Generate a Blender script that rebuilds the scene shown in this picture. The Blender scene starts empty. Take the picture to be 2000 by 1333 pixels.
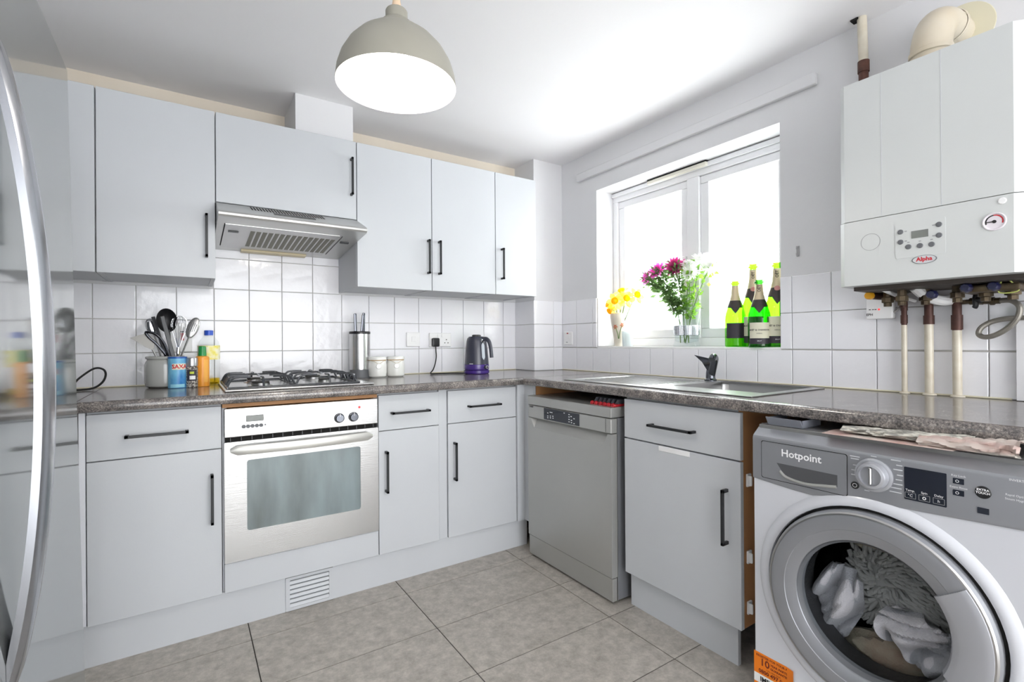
import bpy, bmesh, math, random
from mathutils import Vector, Matrix
random.seed(7)
SC = bpy.context.scene
COL = SC.collection
R = math.radians
PI = math.pi

# ------------------------------------------------------------------ camera
def lin(c):
    c = c / 255.0
    return c / 12.92 if c <= 0.04045 else ((c + 0.055) / 1.055) ** 2.4
def rgb(r, g, b): return (lin(r), lin(g), lin(b), 1.0)

cam_d = bpy.data.cameras.new('camera')
cam = bpy.data.objects.new('camera', cam_d)
COL.objects.link(cam)
YAW, PITCH, ROLL, FPX = 0.58485, 0.0014175, -0.0067392, 964.717
CAM = Vector((-2.1327, -2.8179, 1.1006))
fw = Vector((math.sin(YAW) * math.cos(PITCH), math.cos(YAW) * math.cos(PITCH), math.sin(PITCH)))
r0 = Vector((math.cos(YAW), -math.sin(YAW), 0))
u0 = r0.cross(fw)
rr = math.cos(ROLL) * r0 + math.sin(ROLL) * u0
uu = -math.sin(ROLL) * r0 + math.cos(ROLL) * u0
M = Matrix((rr, uu, -fw)).transposed().to_4x4()
M.translation = CAM
cam.matrix_world = M
cam_d.sensor_width = 36.0
cam_d.lens = FPX / 2000.0 * 36.0
cam_d.clip_start = 0.02
SC.camera = cam

# ------------------------------------------------------------------ light and exposure
world = bpy.data.worlds.new('world')
SC.world = world
world.use_nodes = True
bg = world.node_tree.nodes['Background']
bg.inputs['Color'].default_value = (0.96, 0.98, 1.0, 1)
bg.inputs['Strength'].default_value = 9.0
SC.view_settings.view_transform = 'Standard'
SC.view_settings.look = 'None'
SC.view_settings.gamma = 1.0
SC.view_settings.use_curve_mapping = False
SC.view_settings.exposure = -0.52
SC.cycles.transparent_max_bounces = 40

def area(name, loc, direction, sx, sy, power, color):
    d = bpy.data.lights.new(name, 'AREA')
    d.shape = 'RECTANGLE'; d.size = sx; d.size_y = sy
    d.energy = power; d.color = color
    o = bpy.data.objects.new(name, d)
    COL.objects.link(o)
    o.location = loc
    o.rotation_euler = Vector(direction).to_track_quat('-Z', 'Y').to_euler()
    return o
# daylight in the kitchen window and an added fill lamp beyond the unseen rear wall
area('window_daylight', (0.50, -1.12, 1.45), (-1, 0.0, 0.55), 1.3, 1.2, 52, (0.98, 0.99, 1.0))
area('rear_fill', (-1.5, -5.35, 1.25), (0, 1, 1.1), 2.4, 2.1, 30, (1.0, 0.99, 0.97))

# ------------------------------------------------------------------ materials
MATS = {}
def newmat(name):
    m = bpy.data.materials.new(name); m.use_nodes = True
    MATS[name] = m
    return m, m.node_tree, m.node_tree.nodes['Principled BSDF']
def N(nt, t, **kw):
    n = nt.nodes.new(t)
    for k, v in kw.items(): setattr(n, k, v)
    return n
def mat(name, col, rough=0.5, metal=0.0, spec=None, coat=0, bump=None, var=None, emit=None, alpha=None, trans=None, ior=None, stretch=None, sheen=0):
    """col: sRGB 0..255; bump: (scale, strength); var: (scale, second colour, contrast)"""
    m, nt, p = newmat(name)
    p.inputs['Base Color'].default_value = rgb(*col)
    p.inputs['Roughness'].default_value = rough
    p.inputs['Metallic'].default_value = metal
    if spec is not None: p.inputs['Specular IOR Level'].default_value = spec
    if coat: p.inputs['Coat Weight'].default_value = coat; p.inputs['Coat Roughness'].default_value = 0.05
    if trans is not None: p.inputs['Transmission Weight'].default_value = trans
    if ior is not None: p.inputs['IOR'].default_value = ior
    if sheen: p.inputs['Sheen Weight'].default_value = sheen
    if emit:
        p.inputs['Emission Color'].default_value = rgb(*emit[0]); p.inputs['Emission Strength'].default_value = emit[1]
    tc = N(nt, 'ShaderNodeTexCoord')
    src = tc.outputs['Object']
    if stretch:
        mp = N(nt, 'ShaderNodeMapping'); mp.inputs['Scale'].default_value = stretch
        nt.links.new(src, mp.inputs['Vector']); src = mp.outputs['Vector']
    if var:
        n = N(nt, 'ShaderNodeTexNoise'); n.inputs['Scale'].default_value = var[0]; n.inputs['Detail'].default_value = 6
        nt.links.new(src, n.inputs['Vector'])
        cr = N(nt, 'ShaderNodeValToRGB')
        w = var[2] if len(var) > 2 else 0.2
        cr.color_ramp.elements[0].position = 0.5 - w; cr.color_ramp.elements[1].position = 0.5 + w
        cr.color_ramp.elements[0].color = rgb(*var[1]); cr.color_ramp.elements[1].color = rgb(*col)
        nt.links.new(n.outputs['Fac'], cr.inputs['Fac'])
        nt.links.new(cr.outputs['Color'], p.inputs['Base Color'])
    if bump:
        n2 = N(nt, 'ShaderNodeTexNoise'); n2.inputs['Scale'].default_value = bump[0]; n2.inputs['Detail'].default_value = 3
        nt.links.new(src, n2.inputs['Vector'])
        b = N(nt, 'ShaderNodeBump'); b.inputs['Strength'].default_value = bump[1]; b.inputs['Distance'].default_value = 0.01
        nt.links.new(n2.outputs['Fac'], b.inputs['Height']); nt.links.new(b.outputs['Normal'], p.inputs['Normal'])
    return m
def glassmat(name, tint, refl=1.0, ior=1.45, rough=0.0):
    """clear thin glass: tinted see-through plus a Fresnel reflection"""
    m = bpy.data.materials.new(name); m.use_nodes = True; nt = m.node_tree
    nt.nodes.clear()
    out = N(nt, 'ShaderNodeOutputMaterial'); mix = N(nt, 'ShaderNodeMixShader')
    tr = N(nt, 'ShaderNodeBsdfTransparent'); tr.inputs['Color'].default_value = (*tint, 1)
    gl = N(nt, 'ShaderNodeBsdfGlossy'); gl.inputs['Roughness'].default_value = rough
    fr = N(nt, 'ShaderNodeFresnel'); fr.inputs['IOR'].default_value = ior
    mu = N(nt, 'ShaderNodeMath', operation='MULTIPLY'); mu.inputs[1].default_value = refl
    ge = N(nt, 'ShaderNodeNewGeometry'); inv = N(nt, 'ShaderNodeMath', operation='SUBTRACT'); inv.inputs[0].default_value = refl
    m2 = N(nt, 'ShaderNodeMath', operation='MULTIPLY'); m2.inputs[1].default_value = refl
    nt.links.new(ge.outputs['Backfacing'], m2.inputs[0]); nt.links.new(m2.outputs[0], inv.inputs[1]); nt.links.new(inv.outputs[0], mu.inputs[1])
    nt.links.new(fr.outputs[0], mu.inputs[0]); nt.links.new(mu.outputs[0], mix.inputs['Fac'])
    nt.links.new(tr.outputs[0], mix.inputs[1]); nt.links.new(gl.outputs[0], mix.inputs[2])
    nt.links.new(mix.outputs[0], out.inputs['Surface'])
    MATS[name] = m
    return m

paint = mat('wall_paint', (224, 224, 226), 0.6, bump=(60, 0.05), var=(1.6, (218, 218, 220), 0.3))
ceilp = mat('ceiling_paint', (240, 239, 241), 0.7, bump=(40, 0.04), var=(1.2, (234, 233, 235), 0.35))
glaze = mat('white_glazed_tile', (240, 240, 244), 0.12, spec=0.5, bump=(17, 0.22))
grout = mat('grout', (188, 186, 183), 0.9, var=(9, (204, 202, 198), 0.2))
front = mat('pale_grey_cabinet_paint', (200, 203, 207), 0.42, spec=0.4, bump=(220, 0.02), var=(2.2, (194, 197, 201), 0.3))
carc = mat('grey_carcass', (198, 200, 204), 0.55)
white_edge = mat('white_panel', (226, 228, 234), 0.45)
mdf = mat('tan_chipboard', (190, 140, 92), 0.6, var=(14, (172, 124, 80), 0.25), stretch=(1, 1, 0.3))
blackmetal = mat('matt_black_metal', (38, 40, 42), 0.38, spec=0.4, bump=(300, 0.03))
steel = mat('brushed_steel', (196, 196, 195), 0.26, 0.92, bump=(420, 0.05), stretch=(0.03, 0.03, 1), var=(2.5, (198, 198, 198), 0.3))
steel_v = mat('satin_steel', (188, 187, 186), 0.3, 1.0, var=(5, (172, 172, 172), 0.3))
silver = mat('silver_paint', (182, 182, 179), 0.36, 0.55, var=(3, (176, 176, 173), 0.3))
silver_d = mat('dark_silver_plastic', (158, 160, 165), 0.35, 0.5, var=(5, (150, 152, 157), 0.3))
chrome = mat('chrome', (225, 226, 230), 0.06, 1.0)
chrome_d = mat('dark_chrome', (96, 98, 104), 0.14, 1.0)
handle_st = mat('satin_oven_handle', (206, 205, 200), 0.32, 0.55)
fridge_m = mat('grey_gloss_fridge_door', (160, 163, 164), 0.07, 0.65, var=(1.7, (150, 153, 154), 0.3), stretch=(1, 1, 0.25))
fridge_side = mat('fridge_side', (140, 143, 146), 0.4, 0.3)
enamel = mat('white_enamel', (206, 208, 214), 0.25, coat=0.3)
boilerp = mat('boiler_white', (206, 209, 208), 0.34, var=(3, (201, 204, 203), 0.3))
plastic_w = mat('white_plastic', (238, 238, 238), 0.35)
upvc = mat('upvc_white', (240, 240, 242), 0.3)
plastic_g = mat('grey_plastic', (96, 98, 102), 0.45)
plastic_b = mat('black_plastic', (22, 22, 25), 0.35)
rubber = mat('black_rubber', (20, 20, 21), 0.7)
dark = mat('dark_void', (16, 15, 14), 0.9)
lcd = mat('grey_display', (116, 120, 116), 0.2)
dglass = mat('black_display_glass', (34, 38, 48), 0.08, spec=0.6)
ovenglass = mat('oven_glass', (132, 148, 152), 0.1, 0.25, spec=1.0, coat=0.8, var=(3.2, (84, 94, 94), 0.22), stretch=(2.4, 1, 0.6))  # pale teal tone and blotches paint in the room's reflection
red_m = mat('red_plastic', (176, 30, 40), 0.4)
redlamp = mat('red_indicator', (200, 30, 40), 0.3, emit=((255, 60, 60), 1.5))
copper = mat('tarnished_copper', (98, 66, 58), 0.5, 0.45, var=(26, (58, 40, 36), 0.25))
rust = mat('rusty_brown_paint', (104, 62, 48), 0.6, var=(30, (60, 38, 32), 0.25))
cream = mat('cream_gloss_paint', (220, 214, 198), 0.3, var=(22, (206, 196, 176), 0.2))
brass = mat('dull_brass', (112, 98, 76), 0.4, 0.7, var=(30, (58, 50, 42), 0.25))
flue_m = mat('yellowed_flue_plastic', (214, 210, 200), 0.4, var=(4, (196, 180, 150), 0.28))
braid = mat('braided_steel_hose', (150, 146, 138), 0.38, 0.8, bump=(500, 0.25))
bluev = mat('navy_valve_cap', (24, 26, 62), 0.35)
yellow = mat('yellow_gas_cap', (222, 160, 30), 0.4)
shade_m = mat('stone_grey_lampshade', (156, 154, 143), 0.5, var=(7, (146, 143, 132), 0.3))
shade_in = mat('white_shade_lining', (250, 250, 248), 0.5)
bulb_m = mat('glowing_bulb', (255, 250, 240), 0.4, emit=((255, 248, 236), 60))
cordm = mat('pale_flex', (214, 188, 160), 0.6)
ceramic = mat('grey_stoneware', (176, 177, 174), 0.22, coat=0.3, var=(4, (166, 167, 163), 0.3))
ceramic_w = mat('white_stoneware', (232, 232, 228), 0.25, coat=0.3)
wood_lid = mat('pale_wood', (206, 172, 122), 0.55, var=(14, (182, 146, 98), 0.25), stretch=(1, 6, 1))
twine = mat('twine', (180, 160, 126), 0.8)
kettle_m = mat('slate_black_kettle', (52, 54, 68), 0.28, coat=0.2)
kettle_p = mat('flare_violet_base', (66, 40, 126), 0.25, coat=0.3)  # violet lens-flare glow painted into the base colour
gauge_m = mat('water_gauge', (206, 214, 222), 0.15)
nylon = mat('black_nylon', (28, 28, 30), 0.5)
nylon_g = mat('dark_grey_nylon', (74, 75, 78), 0.45)
clearpl = glassmat('clear_plastic', (0.96, 0.97, 0.965), 0.7, 1.35)
oil_m = glassmat('golden_oil', (0.93, 0.78, 0.18), 0.6, 1.3)
glass = glassmat('window_glass', (0.97, 0.985, 0.98), 0.8, 1.45)
vaseglass = glassmat('vase_glass', (0.96, 0.98, 0.978), 0.55, 1.4)
frosted = mat('frosted_glass', (240, 246, 246), 0.45, trans=0.55, ior=1.2)
bottleg = glassmat('green_bottle_glass', (0.36, 0.80, 0.08), 0.9, 1.5)
bottled = glassmat('dark_green_bottle_glass', (0.16, 0.55, 0.12), 0.9, 1.5)
portglass = glassmat('porthole_glass', (0.80, 0.82, 0.83), 1.0, 1.5)
foil_b = mat('black_foil', (66, 60, 60), 0.35, 0.4)
foil_g = mat('gold_foil', (205, 190, 160), 0.35, 0.5)
foil_p = mat('pink_seal', (206, 140, 140), 0.4)
label_w = mat('cream_label', (222, 218, 196), 0.6)
label_d = mat('dark_label', (52, 46, 56), 0.5)
ink = mat('black_ink', (34, 32, 34), 0.6)
ink_w = mat('white_print', (240, 241, 243), 0.5)
ink_g = mat('grey_print', (150, 152, 154), 0.5)
ink_r = mat('red_print', (196, 34, 48), 0.5)
ink_br = mat('brown_print', (120, 44, 20), 0.6)
orange = mat('orange_sticker', (240, 128, 20), 0.45)
paper = mat('paper_white', (238, 238, 236), 0.7)
news = mat('newsprint', (220, 217, 206), 0.8, var=(60, (146, 144, 138), 0.06), stretch=(1, 0.5, 6))
news_r = mat('newsprint_red', (222, 214, 206), 0.6, var=(14, (200, 164, 156), 0.15))
cloth = mat('grey_white_towel', (186, 186, 192), 0.95, sheen=0.4, bump=(240, 0.4))
cloth_b = mat('beige_cloth', (186, 178, 158), 0.95, sheen=0.3, bump=(200, 0.3), var=(9, (168, 140, 124), 0.14))
chenille = mat('grey_chenille', (168, 168, 166), 0.95, sheen=0.4)
def leafy(name, col, col2, tl=0.7):
    m = mat(name, col, 0.6, var=(26, col2, 0.25)); nt = m.node_tree; p = nt.nodes['Principled BSDF']
    tr = N(nt, 'ShaderNodeBsdfTranslucent'); mx = N(nt, 'ShaderNodeMixShader'); mx.inputs['Fac'].default_value = tl
    out = [n for n in nt.nodes if n.type == 'OUTPUT_MATERIAL'][0]
    nt.links.new(p.inputs['Base Color'].links[0].from_socket, tr.inputs['Color'])
    nt.links.new(p.outputs[0], mx.inputs[1]); nt.links.new(tr.outputs[0], mx.inputs[2]); nt.links.new(mx.outputs[0], out.inputs['Surface'])
    return m
petal_y = leafy('yellow_petal', (250, 226, 70), (252, 238, 130))
petal_o = leafy('deep_yellow_trumpet', (248, 202, 34), (250, 214, 60))
petal_p = leafy('pink_petal', (244, 150, 220), (232, 110, 200))
petal_m = leafy('magenta_petal', (214, 92, 158), (190, 64, 136))
petal_w = leafy('white_petal', (246, 246, 244), (240, 240, 238))
stem_m = leafy('green_stem', (120, 150, 84), (104, 136, 74), 0.25)
leaf_m = leafy('green_leaf', (122, 152, 96), (96, 128, 76))
leaf_l = leafy('light_green_leaf', (140, 186, 70), (120, 164, 60))
vase_m = mat('cream_vase', (226, 220, 206), 0.3, coat=0.4, var=(10, (216, 206, 188), 0.3))
paintred = mat('painted_flower_red', (206, 110, 76), 0.5)
diam = mat('rhinestone', (205, 208, 214), 0.12, 0.9)
blue_t = mat('blue_salt_tin', (40, 120, 190), 0.35, var=(18, (130, 200, 226), 0.16), stretch=(1, 1, 0.5))
pepper_m = mat('peppercorns', (70, 62, 58), 0.6, var=(160, (190, 184, 176), 0.06))
silv_lid = mat('silver_lid', (180, 180, 184), 0.3, 0.9)
orange_b = mat('orange_bottle', (240, 158, 52), 0.35)
green_c = mat('green_cap', (30, 140, 70), 0.35)
blue_c = mat('blue_cap', (46, 88, 200), 0.35)
yel_lab = mat('yellow_label', (236, 224, 96), 0.5, var=(30, (244, 240, 216), 0.1))

# speckled stone-effect laminate
wt_m, nt, p = newmat('speckled_stone_laminate')
tc = N(nt, 'ShaderNodeTexCoord')
n1 = N(nt, 'ShaderNodeTexNoise'); n1.inputs['Scale'].default_value = 190; n1.inputs['Detail'].default_value = 8; n1.inputs['Roughness'].default_value = 0.75
n2 = N(nt, 'ShaderNodeTexNoise'); n2.inputs['Scale'].default_value = 22; n2.inputs['Detail'].default_value = 4
nt.links.new(tc.outputs['Object'], n1.inputs['Vector']); nt.links.new(tc.outputs['Object'], n2.inputs['Vector'])
ad = N(nt, 'ShaderNodeMath', operation='MULTIPLY_ADD'); ad.inputs[1].default_value = 0.35
nt.links.new(n2.outputs['Fac'], ad.inputs[0]); nt.links.new(n1.outputs['Fac'], ad.inputs[2])
cr = N(nt, 'ShaderNodeValToRGB')
el = cr.color_ramp.elements
el[0].position = 0.52; el[0].color = rgb(58, 55, 54)
el[1].position = 0.84; el[1].color = rgb(172, 166, 161)
e = el.new(0.64); e.color = rgb(98, 94, 93)
e = el.new(0.73); e.color = rgb(130, 122, 117)
nt.links.new(ad.outputs[0], cr.inputs['Fac']); nt.links.new(cr.outputs['Color'], p.inputs['Base Color'])
p.inputs['Roughness'].default_value = 0.16; p.inputs['Specular IOR Level'].default_value = 0.7

# mottled floor tile, each tile shifted by its own random number
fl_m, nt, p = newmat('mottled_grey_floor_tile')
tc = N(nt, 'ShaderNodeTexCoord'); oi = N(nt, 'ShaderNodeObjectInfo')
vm = N(nt, 'ShaderNodeVectorMath', operation='MULTIPLY_ADD'); vm.inputs[1].default_value = (40, 40, 40)
cb = N(nt, 'ShaderNodeCombineXYZ')
for k in range(3): nt.links.new(oi.outputs['Random'], cb.inputs[k])
nt.links.new(cb.outputs[0], vm.inputs[0]); nt.links.new(tc.outputs['Object'], vm.inputs[2])
n1 = N(nt, 'ShaderNodeTexNoise'); n1.inputs['Scale'].default_value = 24; n1.inputs['Detail'].default_value = 12; n1.inputs['Roughness'].default_value = 0.8
nt.links.new(vm.outputs[0], n1.inputs['Vector'])
cr = N(nt, 'ShaderNodeValToRGB'); el = cr.color_ramp.elements
el[0].position = 0.30; el[0].color = rgb(140, 134, 126)
el[1].position = 0.68; el[1].color = rgb(198, 192, 183)
e = el.new(0.5); e.color = rgb(171, 165, 157)
nt.links.new(n1.outputs['Fac'], cr.inputs['Fac']); nt.links.new(cr.outputs['Color'], p.inputs['Base Color'])
p.inputs['Roughness'].default_value = 0.42
bp = N(nt, 'ShaderNodeBump'); bp.inputs['Strength'].default_value = 0.06; bp.inputs['Distance'].default_value = 0.01
nt.links.new(n1.outputs['Fac'], bp.inputs['Height']); nt.links.new(bp.outputs['Normal'], p.inputs['Normal'])

# ------------------------------------------------------------------ mesh helpers
def link(o, parent=None):
    COL.objects.link(o)
    if parent is not None: o.parent = parent
    return o
ORG = {}                                    # world origin of every thing, for its parts
def root_of(o):
    while o.parent is not None: o = o.parent
    return o
class MB:
    def __init__(self): self.v = []; self.f = []
    def add(self, vs, fs):
        n = len(self.v); self.v += [Vector(v) for v in vs]; self.f += [tuple(i + n for i in f) for f in fs]; return self
    def box(self, x0, x1, y0, y1, z0, z1, b=0):
        x0, x1 = min(x0, x1), max(x0, x1); y0, y1 = min(y0, y1), max(y0, y1); z0, z1 = min(z0, z1), max(z0, z1)
        if b <= 0:
            return self.add([(x0, y0, z0), (x1, y0, z0), (x1, y1, z0), (x0, y1, z0), (x0, y0, z1), (x1, y0, z1), (x1, y1, z1), (x0, y1, z1)],
                            [(0, 3, 2, 1), (4, 5, 6, 7), (0, 1, 5, 4), (1, 2, 6, 5), (2, 3, 7, 6), (3, 0, 4, 7)])
        bm = bmesh.new(); bmesh.ops.create_cube(bm, size=1)
        for v in bm.verts: v.co = Vector(((x0 + x1) / 2 + v.co.x * (x1 - x0), (y0 + y1) / 2 + v.co.y * (y1 - y0), (z0 + z1) / 2 + v.co.z * (z1 - z0)))
        b = min(b, 0.49 * min(x1 - x0, y1 - y0, z1 - z0))
        bmesh.ops.bevel(bm, geom=bm.edges[:], offset=b, segments=2 if b > 0.003 else 1, affect='EDGES', profile=0.5)
        bm.verts.index_update()
        self.add([v.co.copy() for v in bm.verts], [[v.index for v in f.verts] for f in bm.faces]); bm.free()
        return self
    def prism(self, poly, axis, a0, a1):
        """poly: 2-D outline in the other two axes (in xyz order), pushed from a0 to a1 along axis"""
        def P(q, a): return {'x': (a, q[0], q[1]), 'y': (q[0], a, q[1]), 'z': (q[0], q[1], a)}[axis]
        n = len(poly)
        vs = [P(q, a0) for q in poly] + [P(q, a1) for q in poly]
        fs = [tuple(range(n)), tuple(range(2 * n - 1, n - 1, -1))] + [(i, i + n, (i + 1) % n + n, (i + 1) % n) for i in range(n)]
        return self.add(vs, fs)
    def lathe(self, prof, c=(0, 0, 0), axis='z', seg=24, sx=1.0, sy=1.0):
        """prof: (radius, height) list; axis: z, or any of +-x, +-y (height grows that way)"""
        c = Vector(c); vs = []; fs = []
        ax = {'z': (Vector((1, 0, 0)), Vector((0, 1, 0)), Vector((0, 0, 1))),
              '-z': (Vector((1, 0, 0)), Vector((0, -1, 0)), Vector((0, 0, -1))),
              '-y': (Vector((1, 0, 0)), Vector((0, 0, 1)), Vector((0, -1, 0))),
              'y': (Vector((-1, 0, 0)), Vector((0, 0, 1)), Vector((0, 1, 0))),
              '-x': (Vector((0, -1, 0)), Vector((0, 0, 1)), Vector((-1, 0, 0))),
              'x': (Vector((0, 1, 0)), Vector((0, 0, 1)), Vector((1, 0, 0)))}[axis] if isinstance(axis, str) else axis
        ring = []
        for r, h in prof:
            if r <= 1e-6:
                ring.append([len(vs)]); vs.append(c + ax[2] * h)
            else:
                ring.append(list(range(len(vs), len(vs) + seg)))
                for k in range(seg):
                    t = 2 * PI * k / seg
                    vs.append(c + ax[0] * (r * math.cos(t) * sx) + ax[1] * (r * math.sin(t) * sy) + ax[2] * h)
        for a, b in zip(ring, ring[1:]):
            for k in range(seg):
                k2 = (k + 1) % seg
                if len(a) == 1 and len(b) == 1: continue
                if len(a) == 1: fs.append((a[0], b[k2], b[k]))
                elif len(b) == 1: fs.append((a[k], a[k2], b[0]))
                else: fs.append((a[k], a[k2], b[k2], b[k]))
        return self.add(vs, fs)
    def cyl(self, p0, p1, r0, r1=None, seg=16):
        r1 = r0 if r1 is None else r1
        p0, p1 = Vector(p0), Vector(p1); d = (p1 - p0); h = d.length; d.normalize()
        a = d.orthogonal().normalized(); b = d.cross(a)
        return self.lathe([(0, 0), (r0, 0), (r1, h), (0, h)], p0, (a, b, d), seg)
    def tube(self, pts, r, seg=8, smooth=0):
        pts = [Vector(q) for q in pts]
        if smooth: pts = spline(pts, smooth)
        n = len(pts); rs = r if isinstance(r, (list, tuple)) else [r] * n
        if len(rs) != n: rs = [rs[0] + (rs[-1] - rs[0]) * i / (n - 1) for i in range(n)]
        T = [(pts[min(i + 1, n - 1)] - pts[max(i - 1, 0)]).normalized() for i in range(n)]
        a = T[0].orthogonal().normalized(); vs = []; fs = []
        for i in range(n):
            a = (a - T[i] * a.dot(T[i])); a = a.normalized() if a.length > 1e-6 else T[i].orthogonal().normalized()
            b = T[i].cross(a)
            for k in range(seg):
                t = 2 * PI * k / seg
                vs.append(pts[i] + a * (rs[i] * math.cos(t)) + b * (rs[i] * math.sin(t)))
        for i in range(n - 1):
            for k in range(seg):
                k2 = (k + 1) % seg
                fs.append((i * seg + k, i * seg + k2, (i + 1) * seg + k2, (i + 1) * seg + k))
        fs.append(tuple(range(seg - 1, -1, -1))); fs.append(tuple(range((n - 1) * seg, n * seg)))
        return self.add(vs, fs)
    def ball(self, c, rx, ry=None, rz=None, seg=16):
        ry = rx if ry is None else ry; rz = rx if rz is None else rz
        k = max(6, seg // 2)
        m = MB().lathe([(math.sin(PI * i / k), -math.cos(PI * i / k)) for i in range(k + 1)], (0, 0, 0), 'z', seg)
        return self.add([Vector(c) + Vector((v.x * rx, v.y * ry, v.z * rz)) for v in m.v], m.f)
    def xf(self, mtx):
        self.v = [mtx @ v for v in self.v]; return self
    def mesh(self, name, m, off=Vector((0, 0, 0)), ang=35):
        me = bpy.data.meshes.new(name)
        me.from_pydata([v - off for v in self.v], [], self.f)
        bm = bmesh.new(); bm.from_mesh(me); bmesh.ops.recalc_face_normals(bm, faces=bm.faces[:]); bm.to_mesh(me); bm.free()
        for q in me.polygons: q.use_smooth = True
        me.set_sharp_from_angle(angle=R(ang))
        me.materials.append(m)
        return me
    def build(self, name, m, parent=None, ang=35, loc=None):
        """parent given: verts are in world space and stored from the thing's base. No parent: loc is the base."""
        off = ORG[root_of(parent).name] if parent is not None else Vector(loc if loc else (0, 0, 0))
        o = bpy.data.objects.new(name, self.mesh(name, m, off, ang))
        link(o, parent)
        if len(self.f) < 900:
            wn = o.modifiers.new('weighted_normals', 'WEIGHTED_NORMAL'); wn.keep_sharp = True
        if parent is None:
            o.location = off; ORG[o.name] = off
        return o
def spline(pts, k):
    out = []
    n = len(pts)
    for i in range(n - 1):
        p0, p1, p2, p3 = pts[max(i - 1, 0)], pts[i], pts[i + 1], pts[min(i + 2, n - 1)]
        for j in range(k):
            t = j / k
            out.append(0.5 * ((2 * p1) + (p2 - p0) * t + (2 * p0 - 5 * p1 + 4 * p2 - p3) * t * t + (3 * p1 - p0 - 3 * p2 + p3) * t ** 3))
    out.append(pts[-1]); return out
def tag(o, label=None, cat=None, group=None, kind=None):
    if label: o['label'] = label
    if cat: o['category'] = cat
    if group: o['group'] = group
    if kind: o['kind'] = kind
    return o
def thing(name, label, cat, loc, group=None, kind=None):
    o = bpy.data.objects.new(name, None); COL.objects.link(o)
    o.empty_display_size = 0.05; o.location = loc; ORG[o.name] = Vector(loc)
    return tag(o, label, cat, group, kind)
def struct(name, loc=(0, 0, 0)):
    o = bpy.data.objects.new(name, None); COL.objects.link(o); o.location = loc; ORG[o.name] = Vector(loc)
    o['kind'] = 'structure'; return o
def ROT(face):
    """text frame: right, up, out of the surface"""
    if face == '-y': return Matrix(((1, 0, 0), (0, 0, -1), (0, 1, 0)))
    if face == '-x': return Matrix(((0, 0, -1), (-1, 0, 0), (0, 1, 0)))
def textverts(body, size, align='CENTER', bold=0.0):
    cu = bpy.data.curves.new('lettering', 'FONT'); cu.body = body; cu.size = size; cu.align_x = align; cu.align_y = 'CENTER'
    cu.extrude = 0.0; cu.offset = bold; cu.resolution_u = 2
    o = bpy.data.objects.new('lettering', cu); COL.objects.link(o)
    dg = bpy.context.evaluated_depsgraph_get()
    me = bpy.data.meshes.new_from_object(o.evaluated_get(dg))
    vs = [v.co.copy() for v in me.vertices]; fs = [tuple(q.vertices) for q in me.polygons]
    bpy.data.objects.remove(o); bpy.data.curves.remove(cu); bpy.data.meshes.remove(me)
    return vs, fs
def lettering(body, size, loc, face, m, parent, name='lettering', align='CENTER', bold=0.0, roll=0.0, sx=1.0):
    vs, fs = textverts(body, size, align, bold)
    r = ROT(face); c, s = math.cos(roll), math.sin(roll)
    mb = MB().add([Vector(loc) + r @ Vector((v.x * sx * c - v.y * s, v.x * sx * s + v.y * c, 0)) for v in vs], fs)
    return mb.build(name, m, parent)
def lettering_round(body, size, c, r, phi, z, m, parent, name='lettering', bold=0.0, vertical=False):
    vs, fs = textverts(body, size, 'CENTER', bold)
    out = []
    for v in vs:
        x, y = (v.x, v.y) if not vertical else (-v.y, v.x)
        t = phi + x / r
        out.append((c[0] + r * math.cos(t), c[1] + r * math.sin(t), z + y))
    return MB().add(out, fs).build(name, m, parent)
def patch(c, r, phi, half, z0, z1, r1=None, seg=12):
    """curved label on a round side"""
    r1 = r if r1 is None else r1; vs = []; fs = []
    for i in range(seg + 1):
        t = phi - half + 2 * half * i / seg
        vs += [(c[0] + r * math.cos(t), c[1] + r * math.sin(t), z0), (c[0] + r1 * math.cos(t), c[1] + r1 * math.sin(t), z1)]
    for i in range(seg): fs.append((2 * i, 2 * i + 2, 2 * i + 3, 2 * i + 1))
    return MB().add(vs, fs)
def facing(c): return math.atan2(CAM.y - c[1], CAM.x - c[0])

# ------------------------------------------------------------------ room shell
CE = 2.29
UZ1_ = 2.0932
XL, YB = -3.1, -5.2
MB().box(XL, 0.0, YB, 0.0, -0.10, -0.0022).build('floor', mat('floor_screed', (52, 48, 45), 0.9), loc=(0, 0, 0))['kind'] = 'structure'
floor = bpy.data.objects['floor']
MB().box(XL - 0.1, 0.3, YB - 0.1, 0.1, CE, CE + 0.1).build('ceiling', ceilp)['kind'] = 'structure'
wb = MB().box(XL, 0.3, 0.0, 0.12, 0, CE).build('wall_back', paint); wb['kind'] = 'structure'
WY0, WY1, WZ0, WZ1 = -0.557, -1.689, 1.069, 2.035
wr = MB().box(0, 0.26, 0, WY0, 0, CE).box(0, 0.26, WY1, YB, 0, CE).box(0, 0.26, WY0, WY1, 0, WZ0 - 0.012).box(0, 0.26, WY0, WY1, WZ1, CE).build('wall_right', paint); wr['kind'] = 'structure'
wl = MB().box(XL - 0.1, XL, YB, 0.12, 0, CE).build('wall_left', paint); wl['kind'] = 'structure'
wrear = MB().box(XL, -2.75, YB - 0.1, YB, 0, CE).box(-0.25, 0, YB - 0.1, YB, 0, CE).box(-2.75, -0.25, YB - 0.1, YB, 2.15, CE).build('wall_rear', paint); wrear['kind'] = 'structure'  # opening made up in the unseen wall to let the fill lamp in
t = MB().box(-0.2361, -0.0005, -0.2203, -0.0005, 0.0, CE).build('trim_1', paint); t['kind'] = 'structure'
trim1 = t
t = MB().box(-1.69, -1.42, -0.30, -0.0005, 2.0945, CE).build('trim_2', paint); t['kind'] = 'structure'
t = MB().box(-0.03, -0.0105, -2.52, -2.413, 0.912, 1.20).build('trim_3', paint); t['kind'] = 'structure'

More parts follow.
